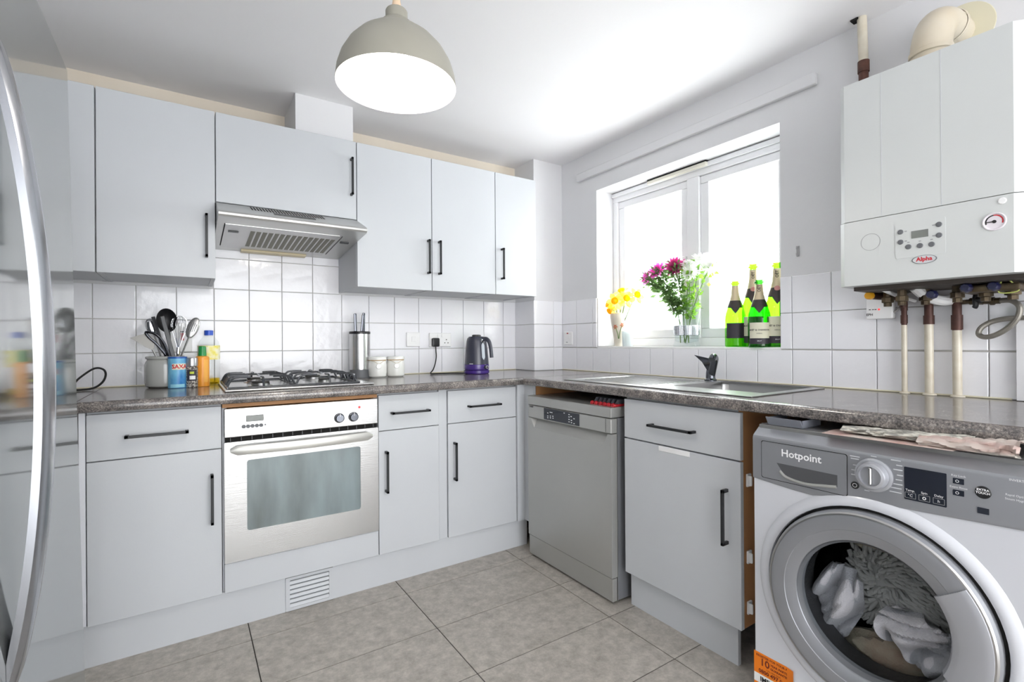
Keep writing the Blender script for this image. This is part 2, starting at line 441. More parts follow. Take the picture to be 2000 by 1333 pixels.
# tiles: one shared mesh per size, laid one by one
TILE = {}
def tile_mesh(w, h, m, th, key, ch=0.0022):
    k = (round(w, 4), round(h, 4), key)
    if k not in TILE:
        a, b = w / 2, h / 2
        vs = [(-a, -b, 0), (a, -b, 0), (a, b, 0), (-a, b, 0), (-a, -b, th - ch * 0.6), (a, -b, th - ch * 0.6), (a, b, th - ch * 0.6), (-a, b, th - ch * 0.6),
              (-a + ch, -b + ch, th), (a - ch, -b + ch, th), (a - ch, b - ch, th), (-a + ch, b - ch, th)]
        fs = [(0, 3, 2, 1)] + [(i, (i + 1) % 4, 4 + (i + 1) % 4, 4 + i) for i in range(4)] + [(4 + i, 4 + (i + 1) % 4, 8 + (i + 1) % 4, 8 + i) for i in range(4)] + [(8, 9, 10, 11)]
        me = MB().add(vs, fs).mesh('tile', m, ang=80)
        for q in me.polygons: q.use_smooth = False
        TILE[k] = me
    return TILE[k]
TM_A = Matrix(((1, 0, 0), (0, 0, -1), (0, 1, 0))).to_4x4()
TM_B = Matrix(((0, 0, -1), (-1, 0, 0), (0, 1, 0))).to_4x4()
TM_R = Matrix(((1, 0, 0), (0, 0, -1), (0, 1, 0))).to_4x4()
G = 0.0028
def wall_tile(face, a0, a1, z0, z1, d, parent):
    """face '-y': a is x, d the wall's y; face '-x': a is y, d the wall's x"""
    a0, a1 = min(a0, a1), max(a0, a1)
    if a1 - a0 < 0.012 or z1 - z0 < 0.012: return
    o = bpy.data.objects.new('tile', tile_mesh(a1 - a0 - G, z1 - z0 - G, glaze, 0.0075, 'w'))
    am, zm = (a0 + a1) / 2, (z0 + z1) / 2
    if face == '-y': mt = Matrix.Translation((am, d - 0.0012, zm)) @ TM_A
    else: mt = Matrix.Translation((d - 0.0012, am, zm)) @ TM_B
    jit = Matrix.Rotation(random.uniform(-0.004, 0.004), 4, 'X') @ Matrix.Rotation(random.uniform(-0.004, 0.004), 4, 'Y')
    o.matrix_world = mt @ jit
    COL.objects.link(o)
    o.parent = parent
    return o
ROWS = [0.9105, 1.0611, 1.2135, 1.3693]
ax = [-2.4697 + 0.152 * k for k in range(-4, 16)]
def xs_between(grid, lo, hi):
    g = [lo] + [q for q in grid if lo + 0.004 < q < hi - 0.004] + [hi]
    return list(zip(g, g[1:]))
gm = MB().box(-3.09, -0.2365, -0.0012, 0, 0.905, 1.3693).box(-2.016, -1.4185, -0.0012, 0, 1.3693, 1.70).build('grout', grout, wb)
for z0, z1 in zip(ROWS, ROWS[1:]):
    for x0, x1 in xs_between(ax, -3.08, -0.2365): wall_tile('-y', x0, x1, z0, z1, 0.0, wb)
for z0, z1 in ((1.3693, 1.5213), (1.5213, 1.6733)):
    for x0, x1 in xs_between(ax, -2.0165, -1.4185): wall_tile('-y', x0, x1, z0, z1, 0.0, wb)
MB().box(-3.09, -1.6905, -0.0015, 0, UZ1_ + 0.001, CE).box(-1.4195, -0.2365, -0.0015, 0, UZ1_ + 0.001, CE).build('cream_strip', mat('cream_wall_tone', (232, 223, 208), 0.6, var=(3, (226, 214, 196), 0.3)), wb)  # cream tone on the wall strip above the cabinets
by = [-0.3704 - 0.152 * k for k in range(-1, 16)][::-1]
MB().box(-0.0012, 0, -2.62, -0.2205, 0.905, WZ0 - 0.011).box(-0.0012, 0, -2.62, WY1 - 0.001, WZ0 - 0.011, 1.3693).box(-0.0012, 0, WY0 + 0.001, -0.2205, WZ0 - 0.011, 1.3693).build('grout', grout, wr)
for y0, y1 in xs_between(by, -2.62, -0.2215): wall_tile('-x', y0, y1, ROWS[0], ROWS[1] - 0.003, 0.0, wr)
for z0, z1 in ((1.0611, 1.2135), (1.2135, 1.3693)):
    for y0, y1 in xs_between(by, WY0, -0.2215): wall_tile('-x', y0, y1, z0, z1, 0.0, wr)
    for y0, y1 in xs_between(by, -2.62, WY1): wall_tile('-x', y0, y1, z0, z1, 0.0, wr)
MB().box(-0.2373, -0.2361, -0.2203, -0.0085, 0.905, 1.3693).box(-0.2361, -0.0085, -0.2215, -0.2203, 0.905, 1.3693).build('grout', grout, trim1)
for z0, z1 in zip(ROWS, ROWS[1:]):
    wall_tile('-x', -0.2280, -0.0085, z0, z1, -0.2361, trim1)
    wall_tile('-y', -0.2435, -0.084, z0, z1, -0.2203, trim1); wall_tile('-y', -0.084, -0.0085, z0, z1, -0.2203, trim1)

# floor tiles
fx = [-0.7267 - 0.6022 * k for k in range(-2, 5)][::-1]
fy = [-0.7538 - 0.315 * k for k in range(-3, 15)][::-1]
for x0, x1 in xs_between(fx, XL, 0.0):
    for y0, y1 in xs_between(fy, YB, 0.0):
        o = bpy.data.objects.new('tile', tile_mesh(x1 - x0 - 0.0036, y1 - y0 - 0.0036, fl_m, 0.0022, 'f', 0.0008))
        o.location = ((x0 + x1) / 2, (y0 + y1) / 2, -0.0022); COL.objects.link(o); o.parent = floor

# window
w1 = struct('window_1', (0.14, (WY0 + WY1) / 2, WZ0))
FX0, FX1 = 0.14, 0.20
m = MB()
zb_, zt_ = WZ0 + 0.045, WZ1 - 0.062
m.box(FX0, FX1, WY0, WY0 - 0.04, zb_, zt_, 0.003).box(FX0, FX1, WY1, WY1 + 0.04, zb_, zt_, 0.003)
m.box(FX0, FX1, WY0, WY1, WZ0, zb_, 0.003).box(FX0, FX1, WY0, WY1, zt_, WZ1, 0.003)
m.box(FX0 - 0.004, FX1, -1.115, -1.188, zb_, zt_, 0.004)
m.box(FX0 - 0.012, FX0 - 0.0002, WY0, WY1, WZ1 - 0.03, WZ1 - 0.005, 0.004)
m.build('window_frame', upvc, w1)
for (ya, yb_) in ((-0.597, -1.115), (-1.188, -1.649)):
    z0, z1 = WZ0 + 0.045, WZ1 - 0.062
    s = MB().box(FX0 + 0.012, FX1 - 0.01, ya, ya - 0.05, z0 + 0.05, z1 - 0.042, 0.005).box(FX0 + 0.012, FX1 - 0.01, yb_, yb_ + 0.05, z0 + 0.05, z1 - 0.042, 0.005)
    s.box(FX0 + 0.012, FX1 - 0.01, ya, yb_, z0, z0 + 0.05, 0.005).box(FX0 + 0.012, FX1 - 0.01, ya, yb_, z1 - 0.042, z1, 0.005)
    so = s.build('sash', upvc, w1)
    MB().box(FX0 + 0.028, FX0 + 0.032, ya - 0.049, yb_ + 0.049, z0 + 0.049, z1 - 0.041).build('pane', glass, so)
MB().box(FX0 - 0.03, FX0 - 0.002, -0.86, -1.25, WZ1 - 0.028, WZ1 - 0.008, 0.003).build('trickle_vent', mat('vent_cream', (226, 222, 210), 0.5), w1)
MB().box(FX0 - 0.028, FX0 - 0.004, -0.86, -1.25, WZ1 - 0.006, WZ1 - 0.002).build('vent_slot', dark, w1)
for y in (-1.092, -1.222):
    h = MB().box(FX0 - 0.006, FX0 + 0.014, y - 0.012, y + 0.012, 1.50, 1.56, 0.003)
    h.tube([(FX0 - 0.004, y, 1.53), (FX0 - 0.03, y, 1.53), (FX0 - 0.034, y, 1.51), (FX0 - 0.034, y + 0.02, 1.44)], 0.008, 8)
    h.build('window_handle', plastic_w, w1)
MB().box(-0.004, FX0 + 0.01, WY0, WY1, WZ0 - 0.012, WZ0, 0.002).build('window_sill', plastic_w, w1)
for z0, z1 in ((WZ0, 1.2135), (1.2135, 1.3693)):
    o = bpy.data.objects.new('tile', tile_mesh(0.138 - G, z1 - z0 - G, glaze, 0.006, 'r'))
    o.matrix_world = Matrix.Translation((0.069, WY0 - 0.0005, (z0 + z1) / 2)) @ TM_A
    COL.objects.link(o); o.parent = wr
# batten over the window
t = MB().box(-0.022, -0.0005, -0.395, -1.843, 2.128, 2.176, 0.003).build('curtain_batten', paint, loc=(-0.01, -1.12, 2.15))
tag(t, 'long white painted wooden batten fixed to the wall above the window', 'batten')

# ------------------------------------------------------------------ handles
def handle_bar(parent, face, a, z, length, vertical, d):
    """face: -y or -x; a: position along the wall; d: front surface"""
    s, so, post = 0.0095, 0.033, 0.011
    m = MB()
    def bx(a0, a1, d0, d1, z0, z1):
        if face == '-y': m.box(a0, a1, d0, d1, z0, z1, 0.0008)
        else: m.box(d0, d1, a0, a1, z0, z1, 0.0008)
    if vertical:
        bx(a - s / 2, a + s / 2, d - so, d - so + s, z - length / 2, z + length / 2)
        for q in (z - length / 2, z + length / 2 - post): bx(a - s / 2, a + s / 2, d - so, d - 0.0002, q, q + post)
    else:
        bx(a - length / 2, a + length / 2, d - so, d - so + s, z - s / 2, z + s / 2)
        for q in (a - length / 2, a + length / 2 - post): bx(q, q + post, d - so, d - 0.0002, z - s / 2, z + s / 2)
    return m.build('handle', blackmetal, parent)

# ------------------------------------------------------------------ wall cabinets
UZ0, UZ1, WC = 1.3786, 2.0932, -0.3647
def wall_cabinet(x0, x1, label, hx=None, hz=None, z0=UZ0, group='grey wall cabinets'):
    t = thing('wall_cabinet', label, 'cabinet', ((x0 + x1) / 2, -0.18, z0), group)
    # open-bottomed look: side panels run a little below the base board
    m = MB().box(x0 + 0.0005, x0 + 0.0165, WC + 0.0195, -0.009, z0, UZ1).box(x1 - 0.0165, x1 - 0.0005, WC + 0.0195, -0.009, z0, UZ1)
    m.box(x0 + 0.0165, x1 - 0.0165, WC + 0.0195, -0.009, z0 + 0.003, z0 + 0.02).box(x0 + 0.0165, x1 - 0.0165, WC + 0.0195, -0.009, UZ1 - 0.017, UZ1 - 0.001)
    m.box(x0 + 0.0165, x1 - 0.0165, -0.016, -0.009, z0 + 0.02, UZ1 - 0.017)
    m.build('carcass', carc, t)
    d = MB().box(x0 + 0.0015, x1 - 0.0015, WC, WC + 0.018, z0 + (0 if z0 < 1.5 else 0.002), UZ1 - 0.001, 0.0012).build('door', front, t)
    if hx is not None: handle_bar(d, '-y', hx, hz, 0.182, True, WC)
    return t
wall_cabinet(-2.79, -2.4170, 'grey wall cabinet farthest left, half hidden behind the fridge')
wall_cabinet(-2.4155, -2.0215, 'grey wall cabinet between the fridge and the cooker hood', -2.055, 1.556)
wall_cabinet(-2.0205, -1.4225, 'wide short grey wall cabinet directly above the cooker hood', -1.449, 1.913, z0=1.7065)
wall_cabinet(-1.4220, -1.0218, 'grey wall cabinet just right of the cooker hood', -1.046, 1.557)
wall_cabinet(-1.0210, -0.6200, 'middle of the three grey wall cabinets right of the cooker hood', -0.982, 1.557)
wall_cabinet(-0.6192, -0.3252, 'narrow grey wall cabinet nearest the window corner', -0.579, 1.557)

# ------------------------------------------------------------------ cooker hood
t = thing('cooker_hood', 'stainless steel cooker hood with slotted grease filter above the hob', 'cooker hood', (-1.72, -0.25, 1.60))
HX0, HX1 = -2.019, -1.4235
prof = [(-0.009, 1.705), (-0.366, 1.705), (-0.518, 1.641), (-0.528, 1.636), (-0.534, 1.628), (-0.534, 1.620), (-0.529, 1.614), (-0.52, 1.611), (-0.009, 1.562)]
MB().prism(prof, 'x', HX0, HX1).build('body', mat('hood_steel', (196, 196, 194), 0.33, 0.7), t, ang=25)
for x in (HX0, HX1 - 0.003):
    pass
HB = lambda y: 1.611 - (y + 0.52) * 0.049 / 0.511            # underside height at depth y
def under(x0, x1, y0, y1, th, name, m_, up=0.0):
    vs = [(x, y, HB(y) - up - d) for d in (th, 0.0) for x, y in ((x0, y0), (x1, y0), (x1, y1), (x0, y1))]
    return MB().add(vs, [(0, 3, 2, 1), (4, 5, 6, 7), (0, 1, 5, 4), (1, 2, 6, 5), (2, 3, 7, 6), (3, 0, 4, 7)]).build(name, m_, t)
under(HX0 + 0.03, HX1 - 0.10, -0.44, -0.07, 0.0025, 'grease_filter', steel_v)
mat('filter_mesh', (112, 110, 98), 0.5, 0.4)
for k in range(15):
    x = HX0 + 0.130 + k * 0.0245
    under(x, x + 0.0175, -0.375, -0.125, 0.0012, 'filter_slot', MATS['filter_mesh'], 0.0024)
m = MB()
for k in range(26):
    x = HX0 + 0.125 + k * 0.0118
    y0, y1 = -0.378, -0.448
    z0, z1 = 1.700 - 0.023 * 0.04 / 0.13, 0
    f = lambda y: 1.705 - (abs(y) - 0.366) * 0.064 / 0.152 + 0.0008
    m.add([(x, y0, f(y0)), (x + 0.006, y0, f(y0)), (x + 0.0090, y1, f(y1)), (x + 0.0030, y1, f(y1))], [(0, 3, 2, 1)])
m.build('vent_slots', dark, t)
f = lambda y: 1.705 - (abs(y) - 0.366) * 0.064 / 0.152
MB().add([(-1.81, -0.466, f(-.466)), (-1.64, -0.466, f(-.466)), (-1.64, -0.490, f(-.490)), (-1.81, -0.490, f(-.490)), (-1.81, -0.466, f(-.466) + .003), (-1.64, -0.466, f(-.466) + .003), (-1.64, -0.490, f(-.490) + .003), (-1.81, -0.490, f(-.490) + .003)],
         [(4, 5, 6, 7), (0, 1, 5, 4), (1, 2, 6, 5), (2, 3, 7, 6), (3, 0, 4, 7)]).build('slide_switch', plastic_b, t)
under(-1.90, -1.60, -0.060, -0.022, 0.010, 'lamp_cover', mat('yellowed_cover', (206, 192, 156), 0.4))
for x in (HX0 + 0.045, HX1 - 0.075): under(x, x + 0.04, -0.352, -0.338, 0.006, 'filter_catch', blackmetal)
under(HX0 + 0.026, HX0 + 0.0295, -0.44, -0.10, 0.0032, 'panel_gap', dark)
under(HX1 - 0.088, HX1 - 0.0855, -0.44, -0.10, 0.0032, 'panel_gap', plastic_g)

# ------------------------------------------------------------------ base units along the back wall
BF = -0.6355
D1, D0, E0 = 0.8617, 0.7012, 0.1453
def base_unit(name, x0, x1, label, handle_side):
    t = thing(name, label, 'cabinet', ((x0 + x1) / 2, -0.31, E0), 'grey base cabinets under the worktop')
    MB().box(x0 + 0.001, x1 - 0.001, BF + 0.0195, -0.02, E0 + 0.001, 0.868).build('carcass', carc, t)
    dr = MB().box(x0 + 0.0015, x1 - 0.0015, BF, BF + 0.018, D0 + 0.0015, D1, 0.0012).build('drawer', front, t)
    handle_bar(dr, '-y', (x0 + x1) / 2 + 0.0, 0.7795, 0.186, False, BF)
    d = MB().box(x0 + 0.0015, x1 - 0.0015, BF, BF + 0.018, E0, D0 - 0.0022, 0.0012).build('door', front, t)
    handle_bar(d, '-y', x1 - 0.033 if handle_side > 0 else x0 + 0.033, 0.517, 0.186, True, BF)
    return t
bu = base_unit('base_cabinet', -2.4135, -2.0174, 'grey base cabinet with drawer, left of the oven', 1)
base_unit('base_cabinet', -1.4105, -1.1122, 'narrow grey base cabinet with drawer, right of the oven', -1)
bu3 = base_unit('base_cabinet', -1.0665, -0.6644, 'grey base cabinet with drawer in the corner left of the dishwasher', -1)
# posts
t = MB().box(-2.4325, -2.4148, BF + 0.002, -0.60, 0.149, 0.870, 0.001).build('filler_post', white_edge, loc=(-2.4235, -0.62, 0.149))
tag(t, 'narrow white filler strip standing beside the fridge at the left cabinet', 'filler panel')
t = MB().box(-1.1110, -1.0678, BF + 0.008, -0.60, 0.146, 0.870, 0.001).build('filler_post', front, loc=(-1.09, -0.62, 0.146))
tag(t, 'narrow grey filler strip between the two base cabinets right of the oven', 'filler panel')
t = MB().prism([(-0.6630, -0.6285), (-0.600, -0.6285), (-0.600, -0.725), (-0.616, -0.725), (-0.616, -0.6455), (-0.6630, -0.6455)], 'z', 0.146, 0.870).build('corner_post', front, loc=(-0.62, -0.64, 0.146))
tag(t, 'grey corner post between the corner cabinet and the dishwasher', 'corner post')
t = MB().box(-0.598, -0.02, -0.7265, -0.711, 0.02, 0.868).build('end_panel', mdf, loc=(-0.3, -0.72, 0.02))
tag(t, 'brown chipboard panel at the left of the dishwasher space', 'panel')

# oven and its housing
t = thing('oven_housing', 'grey oven housing with tan rail above and grey panel below the oven', 'cabinet', (-1.712, -0.31, E0))
MB().box(-2.0155, -2.0005, BF + 0.0195, -0.02, E0, 0.868).box(-1.4275, -1.4125, BF + 0.0195, -0.02, E0, 0.868).box(-2.0005, -1.4275, BF + 0.0195, -0.02, E0, 0.2570).build('carcass', carc, t)
MB().box(-2.0155, -1.4125, BF + 0.010, BF + 0.03, 0.853, 0.870, 0.001).build('top_rail', mdf, t)
MB().box(-2.0105, -1.4125, BF, BF + 0.018, E0, 0.2560, 0.0012).build('filler_panel', front, t)
t = thing('oven', 'built-in stainless steel single oven with bowed handle and glass door', 'oven', (-1.712, -0.35, 0.2585))
OX0, OX1 = -2.0098, -1.4138
MB().box(OX0 + 0.012, OX1 - 0.015, BF + 0.0225, -0.06, 0.2585, 0.848).build('body', dark, t)
fa = MB().box(OX0, OX1, BF - 0.006, BF + 0.022, 0.739, 0.8505, 0.004).build('control_panel', steel, t)
FY = BF - 0.006
MB().box(-1.936, -1.874, FY - 0.002, FY + 0.001, 0.795, 0.8195, 0.006).build('clock_display', lcd, fa)
for k in range(5): MB().lathe([(0, 0.005), (0.0066, 0.005), (0.0074, 0.003), (0.0074, 0)], (-1.944 + k * 0.0152, FY, 0.7775), '-y', 14).build('button', plastic_g, fa)
MB().lathe([(0, 0.003), (0.0032, 0.003), (0.0036, 0)], (-1.8685, FY, 0.778), '-y', 10).build('indicator', plastic_g, fa)
for x in (-1.583, -1.523):
    k = MB().lathe([(0, 0.018), (0.015, 0.018), (0.0185, 0.015), (0.0195, 0.004), (0.021, 0.003), (0.021, 0)], (x, FY, 0.7785), '-y', 24).build('knob', chrome_d, fa)
    MB().box(x - 0.0015, x + 0.0015, FY - 0.0195, FY - 0.012, 0.785, 0.798, 0.0005).build('pointer', steel_v, k)
MB().lathe([(0, 0.004), (0.004, 0.003), (0.0055, 0.0)], (-1.4965, FY, 0.818), '-y', 12).build('indicator', redlamp, fa)
MB().box(OX0 + 0.003, OX1 - 0.003, BF + 0.004, BF + 0.022, 0.7215, 0.7395).build('vent_gap', dark, t)
m = MB()
for k in range(16): m.box(OX0 + 0.02 + k * 0.037, OX0 + 0.022 + k * 0.037, BF - 0.002, BF + 0.005, 0.724, 0.737)
m.build('vent_fins', plastic_g, t)
DY = BF - 0.008
# door as four bars round the glass
gx0, gx1, gz0, gz1 = -1.934, -1.4935, 0.372, 0.6465
dm = MB()
def rrect(x0, x1, z0, z1, r, n=5):
    pts = []
    for cx, cz, a in ((x1 - r, z1 - r, 0), (x0 + r, z1 - r, 90), (x0 + r, z0 + r, 180), (x1 - r, z0 + r, 270)):
        for i in range(n + 1): pts.append((cx + r * math.cos(R(a + 90 * i / n)), cz + r * math.sin(R(a + 90 * i / n))))
    return pts
def framed(mb, outer, inner, mapf, d0, d1):
    """flat ring between two outlines with equal point counts, d0 front, d1 back"""
    n = len(outer); vs = []
    for d in (d0, d1):
        vs += [mapf(q, d) for q in outer]; vs += [mapf(q, d) for q in inner]
    fs = []
    for i in range(n):
        j = (i + 1) % n
        fs += [(i, j, n + j, n + i), (2 * n + i, 3 * n + i, 3 * n + j, 2 * n + j), (i, 2 * n + i, 2 * n + j, j), (n + i, n + j, 3 * n + j, 3 * n + i)]
    mb.add(vs, fs)
framed(dm, rrect(OX0, OX1, 0.2600, 0.7215, 0.004), rrect(gx0, gx1, gz0, gz1, 0.010), lambda q, d: (q[0], d, q[1]), DY, BF + 0.021)
od = dm.build('door', steel, t)
MB().prism(rrect(gx0 + 0.0002, gx1 - 0.0002, gz0 + 0.0002, gz1 - 0.0002, 0.010), 'y', DY + 0.003, DY + 0.008).build('glass_panel', ovenglass, od)
# bowed handle, deeper in the middle
hp = []
n = 24; vs = []; fs = []
for i in range(n + 1):
    s = i / n; x = -1.990 + s * 0.546
    e = min(1, (min(s, 1 - s) + 0.002) / 0.030); e = math.sqrt(max(0.0, 1 - (1 - e) ** 2))
    bow = 0.010 + 0.024 * (1 - (2 * s - 1) ** 2)
    zc = 0.6905; hh = 0.0185 * max(e, 0.3)
    for k in range(10):
        a = 2 * PI * k / 10
        vs.append((x, DY - 0.006 - bow + 0.0055 * math.cos(a) * (0.4 + 0.6 * e), zc + hh * math.sin(a)))
for i in range(n):
    for k in range(10): fs.append((i * 10 + k, i * 10 + (k + 1) % 10, (i + 1) * 10 + (k + 1) % 10, (i + 1) * 10 + k))
fs += [tuple(range(10)), tuple(range(n * 10, n * 10 + 10))]
hm = MB().add(vs, fs)
for x in (-1.955, -1.479): hm.box(x - 0.012, x + 0.012, DY - 0.016, DY, 0.682, 0.699, 0.002)
hm.build('handle', handle_st, od, ang=50)

# plinths
t = thing('plinth', 'long grey kickboard under the base cabinets with white vent grille', 'plinth', (-1.5, -0.61, 0))
PY = -0.619
MB().box(-2.43, -1.7955, PY, PY + 0.016, 0.0005, E0 - 0.001).box(-1.6075, -0.588, PY, PY + 0.016, 0.0005, E0 - 0.001).box(-1.7955, -1.6075, PY + 0.008, PY + 0.016, 0.0005, E0 - 0.001).build('board', front, t)
g = MB()
framed(g, rrect(-1.7950, -1.6080, 0.002, 0.1385, 0.003), rrect(-1.779, -1.624, 0.014, 0.127, 0.003), lambda q, d: (q[0], d, q[1]), PY - 0.004, PY + 0.007)
g = g.build('vent_grille', front, t)
MB().box(-1.78, -1.623, PY + 0.0068, PY + 0.0078, 0.013, 0.128).build('vent_back', mat('vent_grey', (92, 94, 96), 0.6), g)
for k in range(6):
    z = 0.0150 + k * 0.0187
    MB().prism([(PY - 0.003, z), (PY + 0.0005, z + 0.011), (PY + 0.004, z + 0.013), (PY + 0.004, z + 0.001)], 'x', -1.779, -1.624).build('louvre', front, g)

# sink cabinet on the right
RF = -0.616
t = thing('sink_cabinet', 'grey base cabinet under the sink with drawer and bare tan side', 'cabinet', (-0.31, -1.622, 0), 'grey base cabinets under the worktop')
SY0, SY1 = -1.3649, -1.8789
MB().box(RF + 0.0195, -0.03, SY0 - 0.016, SY1 + 0.018, E0 + 0.001, 0.868).build('carcass', carc, t)
MB().box(RF + 0.0195, -0.03, SY1 + 0.0015, SY1 + 0.0175, E0 + 0.001, 0.868).build('side_panel', mdf, t)
MB().box(RF + 0.0195, -0.03, SY0, SY0 - 0.0155, E0 + 0.001, 0.868).build('side_panel', carc, t)
dr = MB().box(RF, RF + 0.018, SY0 - 0.0015, SY1, D0 + 0.0025, D1, 0.0012).build('drawer', front, t)
handle_bar(dr, '-x', -1.6115, 0.774, 0.20, False, RF)
d = MB().box(RF, RF + 0.018, SY0 - 0.0015, SY1, E0, D0 - 0.0032, 0.0012).build('door', front, t)
handle_bar(d, '-x', -1.8310, 0.509, 0.186, True, RF)
MB().box(RF - 0.003, RF, -1.545, -1.685, 0.679, 0.6985, 0.001).build('finger_pull', plastic_w, d)
MB().box(RF + 0.034, RF + 0.05, SY0 - 0.002, -1.845, 0.0005, E0 - 0.001).build('kickboard', front, t)
for z in (0.635, 0.38, 0.212):
    c = MB().box(-0.585, -0.560, SY1 - 0.006, SY1 + 0.0017, z - 0.022, z + 0.022, 0.004).box(-0.583, -0.575, SY1 - 0.018, SY1 - 0.002, z - 0.017, z + 0.017, 0.004)
    c.build('child_lock', plastic_w, t)

# ------------------------------------------------------------------ worktops
WT, WBT = 0.910, 0.8725
def nose(back, frontv, sgn=-1):
    """worktop outline (depth, height) with a rolled front edge"""
    f_ = frontv
    return [(back, WBT), (f_ - sgn * 0.010, WBT), (f_ - sgn * 0.004, WBT + 0.003), (f_ - sgn * 0.0005, WBT + 0.010), (f_, WBT + 0.018), (f_ - sgn * 0.001, WT - 0.010), (f_ - sgn * 0.005, WT - 0.004), (f_ - sgn * 0.012, WT - 0.001), (f_ - sgn * 0.020, WT), (back, WT)]
t = MB().prism(nose(-0.0095, -0.680), 'x', -3.08, -0.2445).prism(nose(-0.229, -0.680), 'x', -0.2445, -0.0095).build('worktop', wt_m, loc=(-1.5, -0.3, WBT), ang=28)
tag(t, 'speckled grey-brown stone-effect worktop along the back wall under the hob', 'worktop')
MB().prism([(-2.437, -0.679), (-2.4345, -0.679), (-2.4345, -0.011), (-2.437, -0.011)], 'z', WT - 0.0002, WT + 0.0006).build('joint_strip', mat('joint_strip', (60, 54, 52), 0.4), t)
WF = -0.650
SB = (-0.447, -0.092, -1.475, -1.862)                       # bowl opening x0 x1 y0 y1
m = MB()
def slab(y0, y1, back=-0.0095): m.prism([(q[0], q[1]) for q in nose(back, WF)], 'y', y0, y1)
slab(-0.6812, SB[2]); slab(SB[3], -2.78)
m.prism([(q[0], q[1]) for q in nose(SB[0], WF)], 'y', SB[2], SB[3])
m.box(SB[1], -0.0095, SB[2], SB[3], WBT, WT)
t = m.build('worktop', wt_m, loc=(-0.3, -1.7, WBT), ang=28)
tag(t, 'speckled grey-brown stone-effect worktop under the window holding the sink', 'worktop')
MB().box(-0.645, -0.012, -0.6835, -0.6805, WT - 0.001, WT + 0.0008).build('joint_strip', steel_v, t)
# sealant along the walls
t2 = MB().box(-3.05, -0.246, -0.0165, -0.0088, WT + 0.0002, WT + 0.006, 0.002).box(-0.0165, -0.0088, -2.40, -0.232, WT + 0.0002, WT + 0.006, 0.002).build('sealant', mat('sealant', (226, 220, 196), 0.5), loc=(0, 0, WT))
tag(t2, 'cream sealant bead along the joint of worktop and wall tiles', 'sealant', kind='thing')

# ------------------------------------------------------------------ sink and tap
t = thing('sink', 'stainless steel inset sink with ribbed drainer left of the bowl', 'sink', (-0.32, -1.41, WT))
sx0, sx1, sy0, sy1 = -0.575, -0.075, -0.925, -1.895
# rim ring round the bowl and drainer
zt = WT + 0.0045
vsx = []
def sheet(mb, x0, x1, y0, y1, z=zt, th=0.004): mb.box(x0, x1, y0, y1, z - th, z)
m = MB()
bx0, bx1, by0, by1 = SB[0] + 0.003, SB[1] - 0.003, SB[2] - 0.003, SB[3] + 0.003
dx0, dx1, dy0, dy1 = sx0 + 0.045, sx1 - 0.045, sy0 - 0.04, -1.405
m.box(sx0, sx1, sy0, dy0, WT + 0.0003, zt, 0.0015).box(sx0, dx0, dy0, sy1, WT + 0.0003, zt, 0.0015).box(dx1, sx1, dy0, sy1, WT + 0.0003, zt, 0.0015)
m.box(dx0, dx1, dy1, by0, WT + 0.0003, zt).box(dx0, dx1, by1, sy1, WT + 0.0003, zt, 0.0015).box(dx0, bx0, by0, by1, WT + 0.0003, zt).box(bx1, dx1, by0, by1, WT + 0.0003, zt)
m.build('rim', steel_v, t)
dm = MB().box(dx0, dx1, dy0, dy1, WT + 0.0003, WT + 0.0022)
for k in range(11):
    x = dx0 + 0.03 + k * 0.035
    dm.box(x, x + 0.013, dy0 - 0.03, dy1 + 0.02, WT + 0.002, WT + 0.0042, 0.001)
dm.build('drainer', steel_v, t)
# bowl
m = MB()
o1 = rrect(bx0, bx1, by1, by0, 0.03); o2 = rrect(bx0 + 0.02, bx1 - 0.02, by1 + 0.02, by0 - 0.02, 0.04)
n = len(o1)
m.add([(q[0], q[1], zt) for q in o1] + [(q[0], q[1], WT - 0.14) for q in o2], [(i, (i + 1) % n, n + (i + 1) % n, n + i) for i in range(n)] + [tuple(range(n, 2 * n))])
m.build('bowl', steel_v, t)
MB().lathe([(0, 0.003), (0.03, 0.003), (0.04, 0.001), (0.042, 0)], ((bx0 + bx1) / 2, (by0 + by1) / 2, WT - 0.1395), 'z', 20).build('waste', chrome, t)
t = thing('mixer_tap', 'small dark chrome mixer tap with upright lever behind the sink bowl', 'tap', (-0.115, -1.425, zt))
tz = zt
MB().lathe([(0, 0), (0.027, 0), (0.027, 0.006), (0.021, 0.012), (0.020, 0.035), (0.018, 0.05), (0, 0.052)], (-0.115, -1.425, tz), 'z', 20).build('base', chrome_d, t)
MB().tube([(-0.115, -1.43, tz + 0.03), (-0.135, -1.455, tz + 0.075), (-0.155, -1.475, tz + 0.105), (-0.185, -1.487, tz + 0.112), (-0.20, -1.490, tz + 0.100)], [0.017, 0.0165, 0.016, 0.0155, 0.015], 14, 5).build('spout', chrome_d, t)
MB().add([(-0.117, -1.41, tz + 0.045), (-0.103, -1.41, tz + 0.045), (-0.104, -1.435, tz + 0.05), (-0.118, -1.435, tz + 0.05),
          (-0.122, -1.385, tz + 0.085), (-0.108, -1.385, tz + 0.085), (-0.108, -1.425, tz + 0.09), (-0.122, -1.425, tz + 0.09),
          (-0.116, -1.338, tz + 0.118), (-0.112, -1.338, tz + 0.116), (-0.112, -1.415, tz + 0.102), (-0.116, -1.415, tz + 0.104)],
         [(3, 2, 1, 0), (0, 1, 5, 4), (1, 2, 6, 5), (2, 3, 7, 6), (3, 0, 4, 7), (4, 5, 9, 8), (5, 6, 10, 9), (6, 7, 11, 10), (7, 4, 8, 11), (8, 9, 10, 11)]).build('lever', chrome_d, t)

